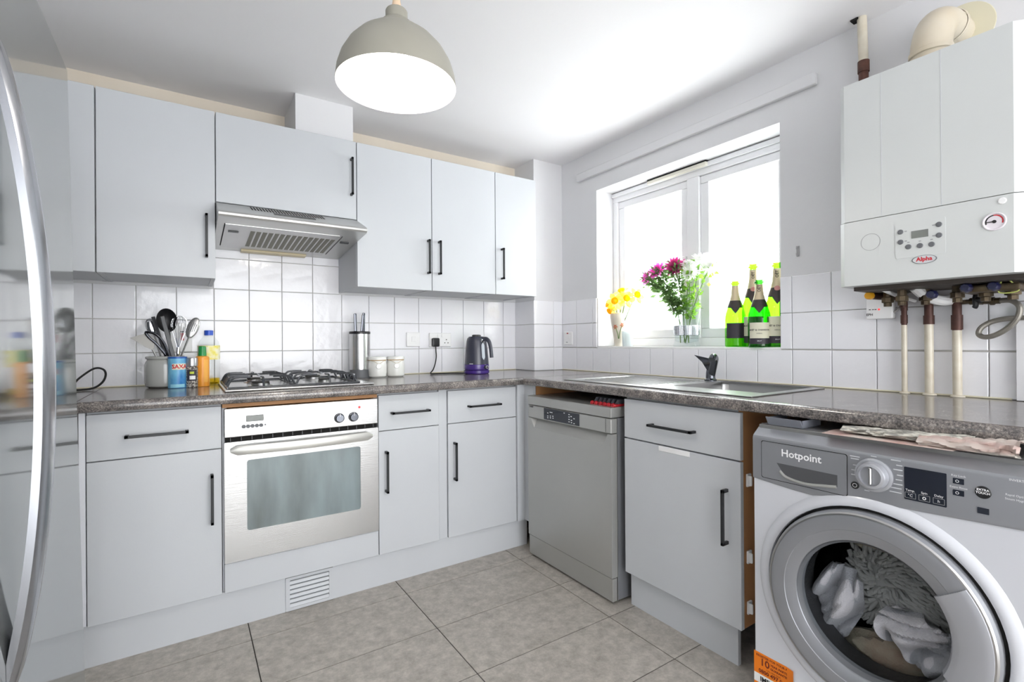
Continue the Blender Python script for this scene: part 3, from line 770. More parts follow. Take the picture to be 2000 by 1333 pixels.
# ------------------------------------------------------------------ hob
t = thing('gas_hob', 'stainless steel four-burner gas hob with dark wire pan supports', 'hob', (-1.71, -0.34, WT))
hx0, hx1, hy0, hy1 = -2.005, -1.415, -0.598, -0.100
MB().box(hx0, hx1, hy0, hy1, WT + 0.0003, WT + 0.009, 0.004).build('hob_plate', steel, t)
HZ = WT + 0.009
for cx, cy, rb in ((-1.865, -0.47, 0.036), (-1.865, -0.225, 0.030), (-1.605, -0.47, 0.026), (-1.605, -0.225, 0.036)):
    b = MB().lathe([(rb + 0.012, 0), (rb + 0.010, 0.004), (rb, 0.005), (rb, 0.014), (rb - 0.003, 0.016), (0, 0.016)], (cx, cy, HZ), 'z', 24).build('burner', steel_v, t)
    MB().lathe([(rb - 0.002, 0.0165), (rb - 0.001, 0.020), (rb - 0.006, 0.023), (0, 0.0235)], (cx, cy, HZ), 'z', 24).build('burner_cap', mat('burner_black', (58, 56, 54), 0.5) if 'burner_black' not in MATS else MATS['burner_black'], b)
wire = mat('dark_enamel_wire', (74, 76, 80), 0.25, 0.5)
for px0, px1 in ((-1.992, -1.738), (-1.732, -1.478)):
    py0, py1 = -0.578, -0.118; r = 0.0046; zt2 = HZ + 0.043; zb = HZ + r
    m = MB()
    rim = [(px0, py0, zb), (px1, py0, zb), (px1, py1, zb), (px0, py1, zb), (px0, py0, zb)]
    m.tube(rim, r, 6)
    xm, ym = (px0 + px1) / 2, (py0 + py1) / 2
    for y in (py0 + 0.055, py0 + 0.165, ym, py1 - 0.165, py1 - 0.055):
        if abs(y - ym) < 0.01:
            m.tube([(px0, y, zb), (px0 + 0.012, y, zt2 - 0.012), (px0 + 0.03, y, zt2), (px1 - 0.03, y, zt2), (px1 - 0.012, y, zt2 - 0.012), (px1, y, zb)], r, 6, 3)
        else:
            m.tube([(px0, y, zb), (px0 + 0.012, y, zt2 - 0.012), (px0 + 0.03, y, zt2), (px0 + 0.085, y, zt2)], r, 6, 3)
            m.tube([(px1, y, zb), (px1 - 0.012, y, zt2 - 0.012), (px1 - 0.03, y, zt2), (px1 - 0.085, y, zt2)], r, 6, 3)
    for x in (xm,):
        m.tube([(x, py0, zb), (x, py0 + 0.012, zt2 - 0.012), (x, py0 + 0.03, zt2), (x, py0 + 0.085, zt2)], r, 6, 3)
        m.tube([(x, py1, zb), (x, py1 - 0.012, zt2 - 0.012), (x, py1 - 0.03, zt2), (x, py1 - 0.085, zt2)], r, 6, 3)
        m.tube([(x, ym - 0.07, zt2), (x, ym + 0.07, zt2)], r, 6)
    m.build('pan_support', wire, t)
for k in range(4):
    y = -0.215 - k * 0.055
    kk = MB().lathe([(0.020, 0), (0.019, 0.004), (0.016, 0.006), (0.015, 0.022), (0.013, 0.024), (0, 0.024)], (-1.447, y, HZ), 'z', 18).build('knob', chrome_d, t)
    MB().box(-1.451, -1.443, y - 0.014, y + 0.014, HZ + 0.0235, HZ + 0.031, 0.002).build('grip', chrome, kk)

# ------------------------------------------------------------------ dishwasher
t = thing('dishwasher', 'silver freestanding dishwasher with black control panel in the corner', 'dishwasher', (-0.36, -1.035, 0))
dy0, dy1, DF = -0.7345, -1.335, -0.6587
MB().box(DF + 0.035, -0.05, dy0 - 0.004, dy1 + 0.004, 0.012, 0.776).build('body', silver_d, t)
MB().box(DF - 0.002, -0.05, dy0 - 0.001, dy1 + 0.001, 0.7785, 0.823, 0.005).build('lid', silver, t)
fa = MB().box(DF, DF + 0.034, dy0 - 0.002, dy1 + 0.002, 0.7135, 0.7755, 0.003).build('control_panel', silver, t)
MB().box(DF - 0.0012, DF + 0.002, -0.873, -1.135, 0.7185, 0.7735, 0.0004).build('touch_display', dglass, fa)
m = MB()
for k, (y, z) in enumerate([(-.905, .752), (-.925, .7575), (-.937, .7575), (-1.03, .766), (-.905, .737), (-.926, .739), (-.945, .7405), (-.905, .7285), (-.926, .7305), (-.946, .7315), (-1.065, .763), (-1.065, .752), (-1.065, .741), (-1.065, .7295), (-1.08, .7555), (-1.10, .748), (-1.082, .7385), (-1.082, .728), (-1.10, .726)]):
    m.box(DF - 0.0016, DF - 0.0008, y - 0.004, y + 0.004, z - 0.0018, z + 0.0018)
m.build('symbols', ink_w, fa)
lettering('SHARP', 0.011, (DF - 0.0006, -0.752, 0.768), '-x', ink, fa, align='LEFT', bold=0.0004)
MB().box(DF - 0.0004, DF + 0.001, -1.300, -1.302, 0.717, 0.773).build('seam', dark, fa)
# door with a scooped grip along its top
m = MB()
gz = 0.664
pts = [(dy0 - 0.002, 0.112), (dy1 + 0.002, 0.112), (dy1 + 0.002, 0.711), (-1.312, 0.711), (-1.288, gz), (-0.790, gz), (-0.762, 0.711), (dy0 - 0.002, 0.711)]
m.prism(pts, 'x', DF, DF + 0.034)
m.add([(DF, -0.790, gz), (DF, -1.288, gz), (DF + 0.028, -1.300, 0.709), (DF + 0.028, -0.778, 0.709), (DF, -0.762, 0.711), (DF, -1.312, 0.711)],
      [(0, 1, 2, 3), (0, 3, 4), (1, 5, 2)])
m.box(DF + 0.028, DF + 0.034, -0.77, -1.305, gz, 0.711)
m.build('door', silver, t)
MB().box(DF + 0.004, DF + 0.030, dy0 - 0.002, dy1 + 0.002, 0.012, 0.1085, 0.002).build('kick_plate', silver, t)
MB().box(DF + 0.031, DF + 0.0345, dy1 + 0.0035, dy1 + 0.0005, 0.012, 0.776).build('side_trim', steel_v, t)

# red and black ridged tray on the dishwasher
t = thing('ridged_tray', 'red and black ridged plastic tray on top of the dishwasher', 'tray', (-0.57, -1.26, 0.8235))
MB().box(-0.630, -0.50, -1.175, -1.33, 0.8235, 0.8335, 0.002).build('base', red_m, t)
for k in range(6):
    y = -1.19 - k * 0.0255
    MB().lathe([(0, 0.007), (0.008, 0.006), (0.0105, 0.0), ], (-0.630, y, 0.8285), '-x', 10).build('bump', red_m, t)
    MB().prism([(y + 0.009, 0.8335), (y - 0.009, 0.8335), (y - 0.013, 0.853), (y - 0.006, 0.853)], 'x', -0.612, -0.51).build('ridge', mat('graphite', (70, 72, 80), 0.5) if 'graphite' not in MATS else MATS['graphite'], t)

# ------------------------------------------------------------------ washing machine
t = thing('washing_machine', 'white front-loading washing machine with grey control panel and round door', 'washing machine', (-0.42, -2.275, 0))
WM = -0.70; wy0, wy1 = -1.973, -2.573
yc, zc = -2.2755, 0.418
def on(q, d): return (d, q[0], q[1])
# front sheet with a round opening
N_ = 96
def rect_pt(a, y0, y1, z0, z1):
    c, s = math.cos(a), math.sin(a)
    k = []
    if c > 1e-9: k.append((y1 - yc) / c)
    if c < -1e-9: k.append((y0 - yc) / c)
    if s > 1e-9: k.append((z1 - zc) / s)
    if s < -1e-9: k.append((z0 - zc) / s)
    k = min(k); return (yc + c * k, zc + s * k)
angs = [2 * PI * i / N_ for i in range(N_)]
corners = [math.atan2(z - zc, y - yc) % (2 * PI) for y in (wy1, wy0) for z in (0.02, 0.712)]
for c in corners:
    i = min(range(N_), key=lambda k: abs((angs[k] - c + PI) % (2 * PI) - PI)); angs[i] = c
outer = [rect_pt(a, wy1, wy0, 0.02, 0.712) for a in angs]
inner = [(yc + 0.2555 * math.cos(a), zc + 0.2555 * math.sin(a)) for a in angs]
m = MB(); framed(m, outer, inner, on, WM + 0.004, WM + 0.012)
# pressed ring round the door
rp = []
for r_, h in ((0.286, 0.0), (0.281, 0.005), (0.272, 0.010), (0.262, 0.011), (0.2555, 0.008), (0.2535, 0.0), (0.2535, -0.02)): rp.append((r_, h))
m.lathe(rp, (WM + 0.004, yc, zc), '-x', 72)
m.box(WM + 0.012, -0.13, wy0, wy0 - 0.004, 0.02, 0.80).box(WM + 0.012, -0.13, wy1, wy1 + 0.004, 0.02, 0.80).box(-0.134, -0.13, wy0, wy1, 0.02, 0.80).box(WM + 0.012, -0.13, wy0, wy1, 0.02, 0.024)
m.build('cabinet', enamel, t)
for x in (-0.64, -0.19):
    for y in (wy0 - 0.06, wy1 + 0.06): MB().lathe([(0, 0), (0.022, 0), (0.022, 0.012), (0.012, 0.014), (0.012, 0.021)], (x, y, 0.0005), 'z', 14).build('foot', rubber, t)
MB().box(WM + 0.03, -0.125, wy0, wy1, 0.812, 0.845, 0.004).build('lid', mat('grey_lid', (128, 128, 128), 0.35, 0.4), t)
# control fascia with a leaning top
def fas(y): return 0
low = [(wy0 + 0.001, 0.6835), (-2.085, 0.674), (-2.14, 0.672), (-2.185, 0.680), (-2.24, 0.687), (wy1 - 0.001, 0.7045)]
vs = []; fs = []
ys = [q[0] for q in low]
prof = lambda zl: [(WM + 0.012, zl), (WM + 0.001, zl + 0.0015), (WM - 0.001, zl + 0.006), (WM - 0.001, 0.806), (WM + 0.002, 0.814), (WM + 0.010, 0.820), (WM + 0.036, 0.838), (WM + 0.05, 0.8455), (WM + 0.05, zl + 0.01)]
k = len(prof(0))
for y, zl in low: vs += [(q[0], y, q[1]) for q in prof(zl)]
for i in range(len(low) - 1):
    for j in range(k): fs.append((i * k + j, i * k + (j + 1) % k, (i + 1) * k + (j + 1) % k, (i + 1) * k + j))
fs += [tuple(range(k)), tuple(range((len(low) - 1) * k, len(low) * k))]
fa = MB().add(vs, fs).build('control_panel', silver_d, t, ang=30)
FX = WM - 0.001
# detergent drawer
m = MB(); framed(m, rrect(-2.2285, -1.9985, 0.692, 0.802, 0.006), rrect(-2.2270, -2.0, 0.6935, 0.8005, 0.006), on, FX - 0.0004, FX + 0.001)
m.build('drawer_gap', dark, fa)
dd = MB().prism(rrect(-2.2265, -2.0005, 0.694, 0.800, 0.006), 'x', FX - 0.0018, FX + 0.0005).build('detergent_drawer', silver_d, fa)
# scooped grip: dark hollow with a lip
MB().add([(FX - 0.0020, -2.045, 0.744), (FX - 0.0020, -2.205, 0.743), (FX - 0.0020, -2.205, 0.712), (FX - 0.0020, -2.125, 0.702), (FX - 0.0020, -2.07, 0.708)], [(0, 1, 2, 3, 4)]).build('grip_hollow', mat('grip_grey', (104, 105, 108), 0.3, 0.5), dd)
MB().tube([(FX - 0.002, -2.055, 0.722), (FX - 0.006, -2.075, 0.709), (FX - 0.008, -2.125, 0.703), (FX - 0.007, -2.17, 0.708), (FX - 0.004, -2.203, 0.712)], 0.004, 8, 4).build('grip_lip', silver, dd)
lettering('Hotpoint', 0.029, (FX - 0.0023, -2.112, 0.775), '-x', ink_w, dd, bold=0.0005)
# power button, dial, display
pb = MB().lathe([(0, 0.002), (0.008, 0.002), (0.0095, 0.001), (0.0095, 0)], (FX, -2.2455, 0.7265), '-x', 20).build('power_button', plastic_b, fa)
MB().lathe([(0.0042, 0.0024), (0.0052, 0.0024)], (FX, -2.2455, 0.7265), '-x', 20).build('symbol', ink_w, pb)
MB().lathe([(0.041, 0), (0.041, 0.004), (0.037, 0.006), (0.034, 0.006), (0.033, 0.018), (0.030, 0.023), (0.024, 0.025), (0.0225, 0.018), (0, 0.018)], (FX, -2.287, 0.7615), '-x', 40).build('programme_dial', mat('dial_silver', (176, 178, 184), 0.3, 0.4), fa)
MB().box(FX - 0.027, FX - 0.016, -2.2835, -2.2905, 0.741, 0.783, 0.002).build('dial_grip', steel_v, fa)
m = MB()
for i, (y, z, w) in enumerate([(-2.245, .800, .022), (-2.245, .794, .018), (-2.247, .778, .012), (-2.244, .765, .013), (-2.243, .753, .013), (-2.287, .808, .012), (-2.333, .807, .02), (-2.34, .796, .012), (-2.337, .785, .018), (-2.341, .7725, .012), (-2.339, .761, .013), (-2.337, .750, .018), (-2.333, .740, .022), (-2.332, .730, .024), (-2.272, .719, .011)]):
    m.box(FX - 0.0005, FX + 0.0003, y - w / 2, y + w / 2, z - 0.0011, z + 0.0011)
m.build('programme_print', mat('faded_print', (204, 206, 210), 0.5), fa)
dp = MB().prism(rrect(-2.4285, -2.3495, 0.719, 0.796, 0.002), 'x', FX - 0.0010, FX + 0.001).build('display', dglass, fa)
for y, s_ in ((-2.3615, 'Temp.'), (-2.388, 'Spin'), (-2.4145, 'Delay')): lettering(s_, 0.0072, (FX - 0.0013, y, 0.7415), '-x', ink_w, dp)
for y, s_ in ((-2.3615, '°C'), (-2.388, '@'), (-2.4145, 'h')):
    m = MB(); framed(m, rrect(y - 0.0105, y + 0.0105, 0.723, 0.7365, 0.001), rrect(y - 0.0098, y + 0.0098, 0.7237, 0.7358, 0.001), on, FX - 0.0013, FX - 0.0008); m.build('key_outline', ink_g, dp)
    if s_ == '@': MB().lathe([(0.0020, 0.0014), (0.0036, 0.0014)], (FX, y, 0.7295), '-x', 14).build('symbol', ink_w, dp)
    else: lettering(s_, 0.009, (FX - 0.0013, y, 0.7295), '-x', ink_w, dp)
for z, s_ in ((0.7835, 'Key Lock'), (0.7575, 'Extra Rinse')):
    lettering(s_, 0.0066, (FX - 0.0004, -2.449, z + 0.012), '-x', ink_w, fa)
    kb = MB().prism(rrect(-2.4585, -2.4395, z - 0.0062, z + 0.0062, 0.001), 'x', FX - 0.0012, FX + 0.001).build('key', dglass, fa)
    MB().lathe([(0.0022, 0.0015), (0.0032, 0.0015)], (FX, -2.447, z), '-x', 12).build('symbol', ink_w, kb)
et = MB().lathe([(0, 0.002), (0.0125, 0.002), (0.0135, 0.001), (0.0135, 0)], (FX, -2.4895, 0.769), '-x', 24).build('touch_button', plastic_b, fa)
lettering('EXTRA\nTOUCH', 0.0066, (FX - 0.0024, -2.4895, 0.771), '-x', ink_w, et, bold=0.0002)
MB().prism(rrect(-2.499, -2.480, 0.7225, 0.7355, 0.001), 'x', FX - 0.0012, FX + 0.001).build('key', dglass, fa)
lettering('INVERTER', 0.0068, (FX - 0.0004, -2.545, 0.806), '-x', ink_w, fa)
lettering('Rapid Option', 0.0062, (FX - 0.0004, -2.541, 0.774), '-x', ink_w, fa)
lettering('Steam Hygiene', 0.0062, (FX - 0.0004, -2.542, 0.7655), '-x', ink_w, fa)
# door: dark gap, grey ring, glass bowl
MB().lathe([(0.2550, 0.000), (0.2475, 0.002), (0.2475, -0.02), (0.2550, -0.02)], (WM + 0.004, yc, zc), '-x', 72).build('door_gap', dark, t)
ring = MB().lathe([(0.2470, -0.016), (0.2470, 0.012), (0.243, 0.021), (0.236, 0.026), (0.222, 0.028), (0.200, 0.026), (0.1985, 0.0245), (0.186, 0.022), (0.172, 0.016), (0.166, 0.006), (0.165, -0.016)], (WM, yc, zc), '-x', 80).build('door_ring', silver_d, t, ang=22)
MB().lathe([(0.2435, 0.0225), (0.2400, 0.0260), (0.2365, 0.0265)], (WM - 0.0004, yc, zc), '-x', 80).build('chrome_rim', steel_v, ring)
MB().lathe([(0.1695, 0.0135), (0.1655, 0.0075), (0.163, 0.0)], (WM - 0.0008, yc, zc), '-x', 72).build('seal_ring', plastic_g, ring)
# wedge grip on the right of the ring
vs = []; n_ = 14
for i in range(n_ + 1):
    a = R(180 + (-34 + 56 * (1 - i / n_)) * 1.0)
    a = R(206 - 62 * i / n_)                     # from below right to above right, y decreases to the right
    for r_, h in ((0.160, 0.004), (0.166, 0.020), (0.180, 0.029), (0.222, 0.033), (0.236, 0.029), (0.238, 0.022)):
        vs.append((WM - h, yc + r_ * math.cos(a), zc + r_ * math.sin(a)))
fs = [(i * 6 + j, i * 6 + j + 1, (i + 1) * 6 + j + 1, (i + 1) * 6 + j) for i in range(n_) for j in range(5)]
fs += [tuple(range(6)), tuple(range(n_ * 6, n_ * 6 + 6))]
MB().add(vs, fs).build('door_grip', MATS['dial_silver'], ring, ang=30)
MB().lathe([(0.1645, -0.001), (0.157, -0.010), (0.150, -0.045), (0.138, -0.075), (0.118, -0.086), (0.0, -0.088)], (WM, yc, zc), '-x', 64).build('door_glass', portglass, ring)
# drum
dr = MB().lathe([(0.2475, -0.022), (0.18, -0.03), (0.175, -0.09), (0.19, -0.10), (0.235, -0.11), (0.24, -0.40), (0.0, -0.42)], (WM, yc, zc), '-x', 48).build('drum', mat('drum_steel', (96, 96, 98), 0.4, 0.8, bump=(90, 0.2)), t)
# sticker, curling at its right edge
t2 = thing('guarantee_sticker', 'orange guarantee sticker peeling from the lower left of the washing machine', 'sticker', (WM - 0.0005, -2.01, 0.05))
SXF = WM + 0.0034
def SY(y): return -1.9685 + (y + 1.9765) * 1.62
def SZ_(z): return 0.161 + (z - 0.1445) * 1.55
def flat(x, q): return [(x_ if isinstance(x_, float) else x, SY(y), SZ_(z)) for x_, y, z in q]
MB().add([(a, SY(b), SZ_(c_)) for a, b, c_ in [(SXF, -1.9765, 0.1445), (SXF, -2.036, 0.1445), (SXF - 0.006, -2.050, 0.1445), (SXF, -1.9765, 0.103), (SXF, -2.036, 0.103), (SXF - 0.006, -2.050, 0.103)]], [(0, 1, 4, 3), (1, 2, 5, 4)]).build('sticker_top', orange, t2)
MB().add([(SXF, SY(b), SZ_(c_)) for b, c_ in [(-1.9765, 0.103), (-2.048, 0.103), (-2.048, 0.086), (-1.9765, 0.086)]], [(0, 1, 2, 3)]).build('white_band', paper, t2)
MB().add([(SXF, SY(b), SZ_(c_)) for b, c_ in [(-1.9765, 0.086), (-2.048, 0.086), (-2.048, 0.056), (-1.9765, 0.056)]], [(0, 1, 2, 3)]).build('sticker_base', orange, t2)
MB().add([(SXF - 0.006, SY(-2.050), SZ_(0.1445)), (SXF - 0.022, SY(-2.056), SZ_(0.128)), (SXF - 0.016, SY(-2.054), SZ_(0.09)), (SXF - 0.001, SY(-2.048), SZ_(0.06))], [(0, 1, 2, 3)]).build('peeled_corner', paper, t2)
def st(body, size, y, z, m_=ink_br, b=0.0): lettering(body, size * 1.55, (SXF - 0.0006, SY(y), SZ_(z)), '-x', m_, t2, align='LEFT', bold=b * 1.5)
st('REGISTER FOR YOUR F', 0.0058, -1.981, 0.1385, b=0.00015); st('10', 0.019, -1.988, 0.1275, b=0.0005)
st('YEAR PARTS', 0.0058, -2.0075, 0.1305, b=0.0002); st('GUARANTEE', 0.0058, -2.0075, 0.1235, b=0.0002); st('CALL FREE NOW', 0.0036, -2.000, 0.1170)
st('0800 497 0', 0.0100, -1.9855, 0.1100, b=0.0003); st('IMPORTANT', 0.0125, -1.988, 0.0945, ink, 0.0004)

# laundry in the drum
def crumple(c, sx, sy, sz, seed, amp=0.25, seg=28):
    rnd = random.Random(seed)
    ph = [(rnd.uniform(3, 9), rnd.uniform(3, 9), rnd.uniform(3, 9), rnd.uniform(0, 6.28)) for _ in range(7)]
    mb = MB().ball((0, 0, 0), 1, seg=seg)
    for i, v in enumerate(mb.v):
        d = sum(abs(math.sin(p[0] * v.x + p[1] * v.y + p[2] * v.z + p[3])) for p in ph) / len(ph) - 0.6
        w = v * (1 + amp * d * 2)
        mb.v[i] = Vector(c) + Vector((w.x * sx, w.y * sy, w.z * sz))
    return mb
LX = WM + 0.165
def drape(c, w, h, seed, folds=4, amp=0.02, tilt=0.0):
    """folded cloth facing the porthole: y across, z up, x depth"""
    rnd = random.Random(seed); nx, nz = 26, 26; vs = []; fs = []
    f1 = [(rnd.uniform(0.8, 1.6), rnd.uniform(-1, 1), rnd.uniform(0, 6)) for _ in range(folds)]
    for d in (0, 0.006):
        for i in range(nx + 1):
            for j in range(nz + 1):
                a, b = i / nx * 2 - 1, j / nz * 2 - 1
                x = sum(abs(math.sin(p[0] * 3.2 * (a + p[1] * b + 0.35 * math.sin(2.2 * b + p[2])) + p[2])) ** 0.7 for p in f1) / folds + 0.25 * math.sin(5 * a + 3 * b + seed)
                y = a * w * (1 - 0.25 * b * b) ; z = b * h * (1 - 0.2 * a * a)
                y, z = y * math.cos(tilt) - z * math.sin(tilt), y * math.sin(tilt) + z * math.cos(tilt)
                vs.append((c[0] - x * amp * 1.6 + (a * a + b * b) * 0.02 + d, c[1] + y, c[2] + z))
    W = nz + 1; S = (nx + 1) * W
    for i in range(nx):
        for j in range(nz):
            fs.append((i * W + j, i * W + j + 1, (i + 1) * W + j + 1, (i + 1) * W + j)); fs.append((S + i * W + j, S + (i + 1) * W + j, S + (i + 1) * W + j + 1, S + i * W + j + 1))
    return MB().add(vs, fs)
LX = -0.585
t = drape((LX - 0.002, yc + 0.120, zc - 0.055), 0.060, 0.110, 3, 3, 0.034, 0.25).build('towel', cloth, loc=(LX, yc + 0.12, zc - 0.15), ang=60)
tag(t, 'crumpled pale grey towel at the left inside the washing machine drum', 'towel')
t = drape((LX - 0.012, yc - 0.090, zc - 0.075), 0.110, 0.062, 5, 2, 0.036, 0.30).build('towel', cloth, loc=(LX, yc - 0.08, zc - 0.12), ang=60)
tag(t, 'folded white towel at the lower right behind the washing machine glass', 'towel')
t = crumple((LX + 0.065, yc + 0.045, zc + 0.135), 0.05, 0.085, 0.055, 9, 0.25).build('cloth', cloth_b, loc=(LX, yc, zc + 0.07), ang=60)
tag(t, 'beige cloth at the top of the laundry inside the drum', 'cloth')
t = crumple((LX + 0.045, yc + 0.0, zc - 0.170), 0.05, 0.13, 0.045, 12, 0.3).build('cloth', cloth_b, loc=(LX, yc, zc - 0.21), ang=60)
tag(t, 'cream patterned cloth at the bottom of the drum behind the glass', 'cloth')
t = thing('chenille_mat', 'grey shaggy chenille bath mat bundled in the middle of the drum', 'bath mat', (LX, yc, zc - 0.08))
crumple((LX + 0.06, yc - 0.01, zc + 0.02), 0.055, 0.125, 0.115, 21, 0.15).build('backing', chenille, t, ang=60)
m = MB(); rnd = random.Random(4)
for k in range(520):
    a = rnd.uniform(0, 2 * PI); q = math.sqrt(rnd.random())
    y = yc - 0.01 + 0.122 * q * math.cos(a); z = zc + 0.02 + 0.112 * q * math.sin(a)
    x = LX + 0.004 + 0.035 * q * q
    cyy, czz = (0.02, 0.03) if z > zc + 0.01 else (0.03, -0.02)
    a2 = math.atan2(z - zc - czz, y - yc - cyy)
    dy = math.cos(a2 + 0.5) * 0.030 + rnd.uniform(-.009, .009); dz = math.sin(a2 + 0.5) * 0.024 - 0.006 + rnd.uniform(-.009, .009)
    m.tube([(x, y, z), (x - 0.013, y + dy * 0.5, z + dz * 0.5), (x - 0.007, y + dy, z + dz)], [0.0046, 0.0050, 0.0036], 6)
o = m.build('pile', chenille, t, ang=60); o['kind'] = 'stuff'

# things on top of the washing machine
t = thing('plastic_tray', 'dark grey plastic tray on the left of the washing machine top', 'tray', (-0.62, -2.06, 0.8455))
m = MB().add([(-0.690, -2.005, 0.848), (-0.690, -2.098, 0.848), (-0.675, -2.098, 0.8455), (-0.675, -2.005, 0.8455)], [])
m.box(-0.665, -0.56, -2.004, -2.10, 0.8458, 0.8485, 0.001)
m.prism([(-0.665, 0.8460), (-0.680, 0.8700), (-0.677, 0.8705), (-0.661, 0.8480)], 'y', -2.000, -2.100)
m.box(-0.665, -0.56, -2.000, -2.003, 0.846, 0.868).box(-0.665, -0.56, -2.097, -2.100, 0.846, 0.868)
m.build('tray_body', mat('slate_plastic', (122, 125, 134), 0.4), t)
MB().box(-0.655, -0.57, -2.012, -2.09, 0.849, 0.860, 0.003).build('charger', plastic_b, t)
def newsheet(x0, x1, y0, y1, z, seed, amp):
    rnd = random.Random(seed); nx, ny = 10, 28; vs = []; fs = []
    ph = [(rnd.uniform(8, 26), rnd.uniform(10, 34), rnd.uniform(0, 6)) for _ in range(5)]
    for d in (0, 0.0014):
        for i in range(nx + 1):
            for j in range(ny + 1):
                s = i / nx; q = j / ny
                x = x0 + (x1 - x0) * s; y = y0 + (y1 - y0) * q
                w = sum(math.sin(p[0] * 3 * x + p[1] * y + p[2]) for p in ph) / 5
                zz = z + amp * (0.5 + 0.5 * w) * (1 - 0.6 * s)
                vs.append((x - 0.006 * w * (1 - s), y, zz + d))
    W = ny + 1; S = (nx + 1) * W
    for i in range(nx):
        for j in range(ny):
            fs.append((i * W + j, i * W + j + 1, (i + 1) * W + j + 1, (i + 1) * W + j)); fs.append((S + i * W + j, S + (i + 1) * W + j, S + (i + 1) * W + j + 1, S + i * W + j + 1))
    for j in range(ny):
        fs.append((j, S + j, S + j + 1, j + 1))
    return MB().add(vs, fs)
t = newsheet(-0.700, -0.45, -2.165, -2.44, 0.8462, 1, 0.004).build('magazine', news_r, loc=(-0.6, -2.3, 0.8462), ang=50)
tag(t, 'flat pinkish magazine under the crumpled newspaper on the washing machine', 'magazine')
def fold(y0, y1, x0, z0, hgt, seed, lean=0.02):
    """crumpled sheets bulging out of the gap in front of the worktop edge"""
    rnd = random.Random(seed); n_, k_ = 40, 12; vs = []; fs = []
    ph = [(rnd.uniform(10, 45), rnd.uniform(0, 6.3), rnd.uniform(0.5, 1)) for _ in range(5)]
    for i in range(n_ + 1):
        s_ = i / n_; y = y0 + (y1 - y0) * s_
        w = sum(p_[2] * math.sin(p_[0] * (y - y0) * 3 + p_[1]) for p_ in ph) / 5
        env = hgt(s_)
        for j in range(k_ + 1):
            q = j / k_ * PI * 1.15
            rx = 0.022 + 0.008 * w + lean * s_
            vs.append((x0 + 0.022 - rx * math.sin(q) * (0.9 + 0.25 * math.sin(5 * q + 9 * w)), y + 0.006 * w * math.sin(3 * q), z0 + env * 0.5 * (1 - math.cos(q)) * (1 + 0.12 * math.sin(7 * q + 20 * s_))))
    for i in range(n_):
        for j in range(k_): fs.append((i * (k_ + 1) + j, i * (k_ + 1) + j + 1, (i + 1) * (k_ + 1) + j + 1, (i + 1) * (k_ + 1) + j))
    return MB().add(vs, fs)
t = fold(-2.20, -2.47, -0.672, 0.852, lambda q: 0.016 + 0.012 * q, 2, 0.006).build('newspaper', news, loc=(-0.67, -2.33, 0.852), ang=50)
tag(t, 'crumpled grey newspaper squeezed between washing machine and worktop', 'newspaper')
t = fold(-2.37, -2.545, -0.690, 0.8475, lambda q: 0.022 + 0.014 * q, 6, 0.010).build('plastic_wrapper', mat('crinkled_wrapper', (206, 203, 194), 0.35, coat=0.2, var=(14, (196, 170, 162), 0.14), stretch=(1, 0.5, 4)), loc=(-0.69, -2.46, 0.8475), ang=50)
tag(t, 'crinkled pale wrapper with faint red streaks overhanging the washing machine edge', 'wrapper')

# ------------------------------------------------------------------ boiler
t = thing('boiler', 'white wall-hung gas boiler with gauge and round grey buttons', 'boiler', (-0.15, -2.27, 1.275))
def bprof(x): return [(-0.0105, -2.047), (x + 0.016, -2.047), (x, -2.064), (x, -2.465), (x + 0.035, -2.506), (-0.0105, -2.506)]
MB().prism(bprof(-0.308), 'z', 1.4865, 1.938).build('upper_cover', boilerp, t, ang=12)
MB().prism(bprof(-0.300), 'z', 1.4835, 1.4865).build('seam', dark, t)
for y in (-2.168, -2.315): MB().box(-0.3085, -0.307, y - 0.0006, y + 0.0006, 1.487, 1.937).build('panel_line', carc, t)
lo = MB()
pts0, pts1 = bprof(-0.316), bprof(-0.308)
lo.prism(bprof(-0.313), 'z', 1.275, 1.4835)
lo = lo.build('lower_panel', boilerp, t, ang=12)
BX = -0.313
MB().lathe([(0.0255, 0.0004), (0.0268, 0.0004)], (BX, -2.139, 1.410), '-x', 40).build('blank_cap', ink_g, lo)
MB().prism(rrect(-2.3250, -2.2050, 1.346, 1.4535, 0.006), 'x', BX - 0.0015, BX + 0.002).build('key_panel', boilerp, lo)
KX = BX - 0.0015
MB().prism(rrect(-2.286, -2.2455, 1.4015, 1.4235, 0.001), 'x', KX - 0.0012, KX + 0.002).build('display', lcd, lo)
for y, z in ((-2.2185, 1.4265), (-2.2185, 1.396), (-2.3105, 1.4315), (-2.3105, 1.4005), (-2.238, 1.3785), (-2.266, 1.3775), (-2.2935, 1.377)):
    MB().lathe([(0, 0.003), (0.0062, 0.003), (0.0074, 0.0018), (0.0076, 0)], (KX, y, z), '-x', 18).build('button', plastic_g, lo)
m = MB()
for y, z in ((-2.2315, 1.4265), (-2.2315, 1.397), (-2.298, 1.432), (-2.298, 1.401), (-2.238, 1.392), (-2.266, 1.391), (-2.2935, 1.391)):
    m.box(KX - 0.0004, KX + 0.0002, y - 0.003, y + 0.003, z - 0.0015, z + 0.0015)
m.build('symbols', ink_g, lo)
MB().lathe([(0, 0.003), (0.007, 0.003), (0.009, 0.0015), (0.009, 0)], (BX, -2.443, 1.468), '-x', 20).build('screw_cap', plastic_w, lo)
g = MB().lathe([(0, 0.001), (0.0195, 0.001), (0.0215, 0.004), (0.0235, 0.004), (0.0245, 0)], (BX, -2.4275, 1.4155), '-x', 32).build('pressure_gauge', mat('gauge_face', (226, 220, 226), 0.3), lo)
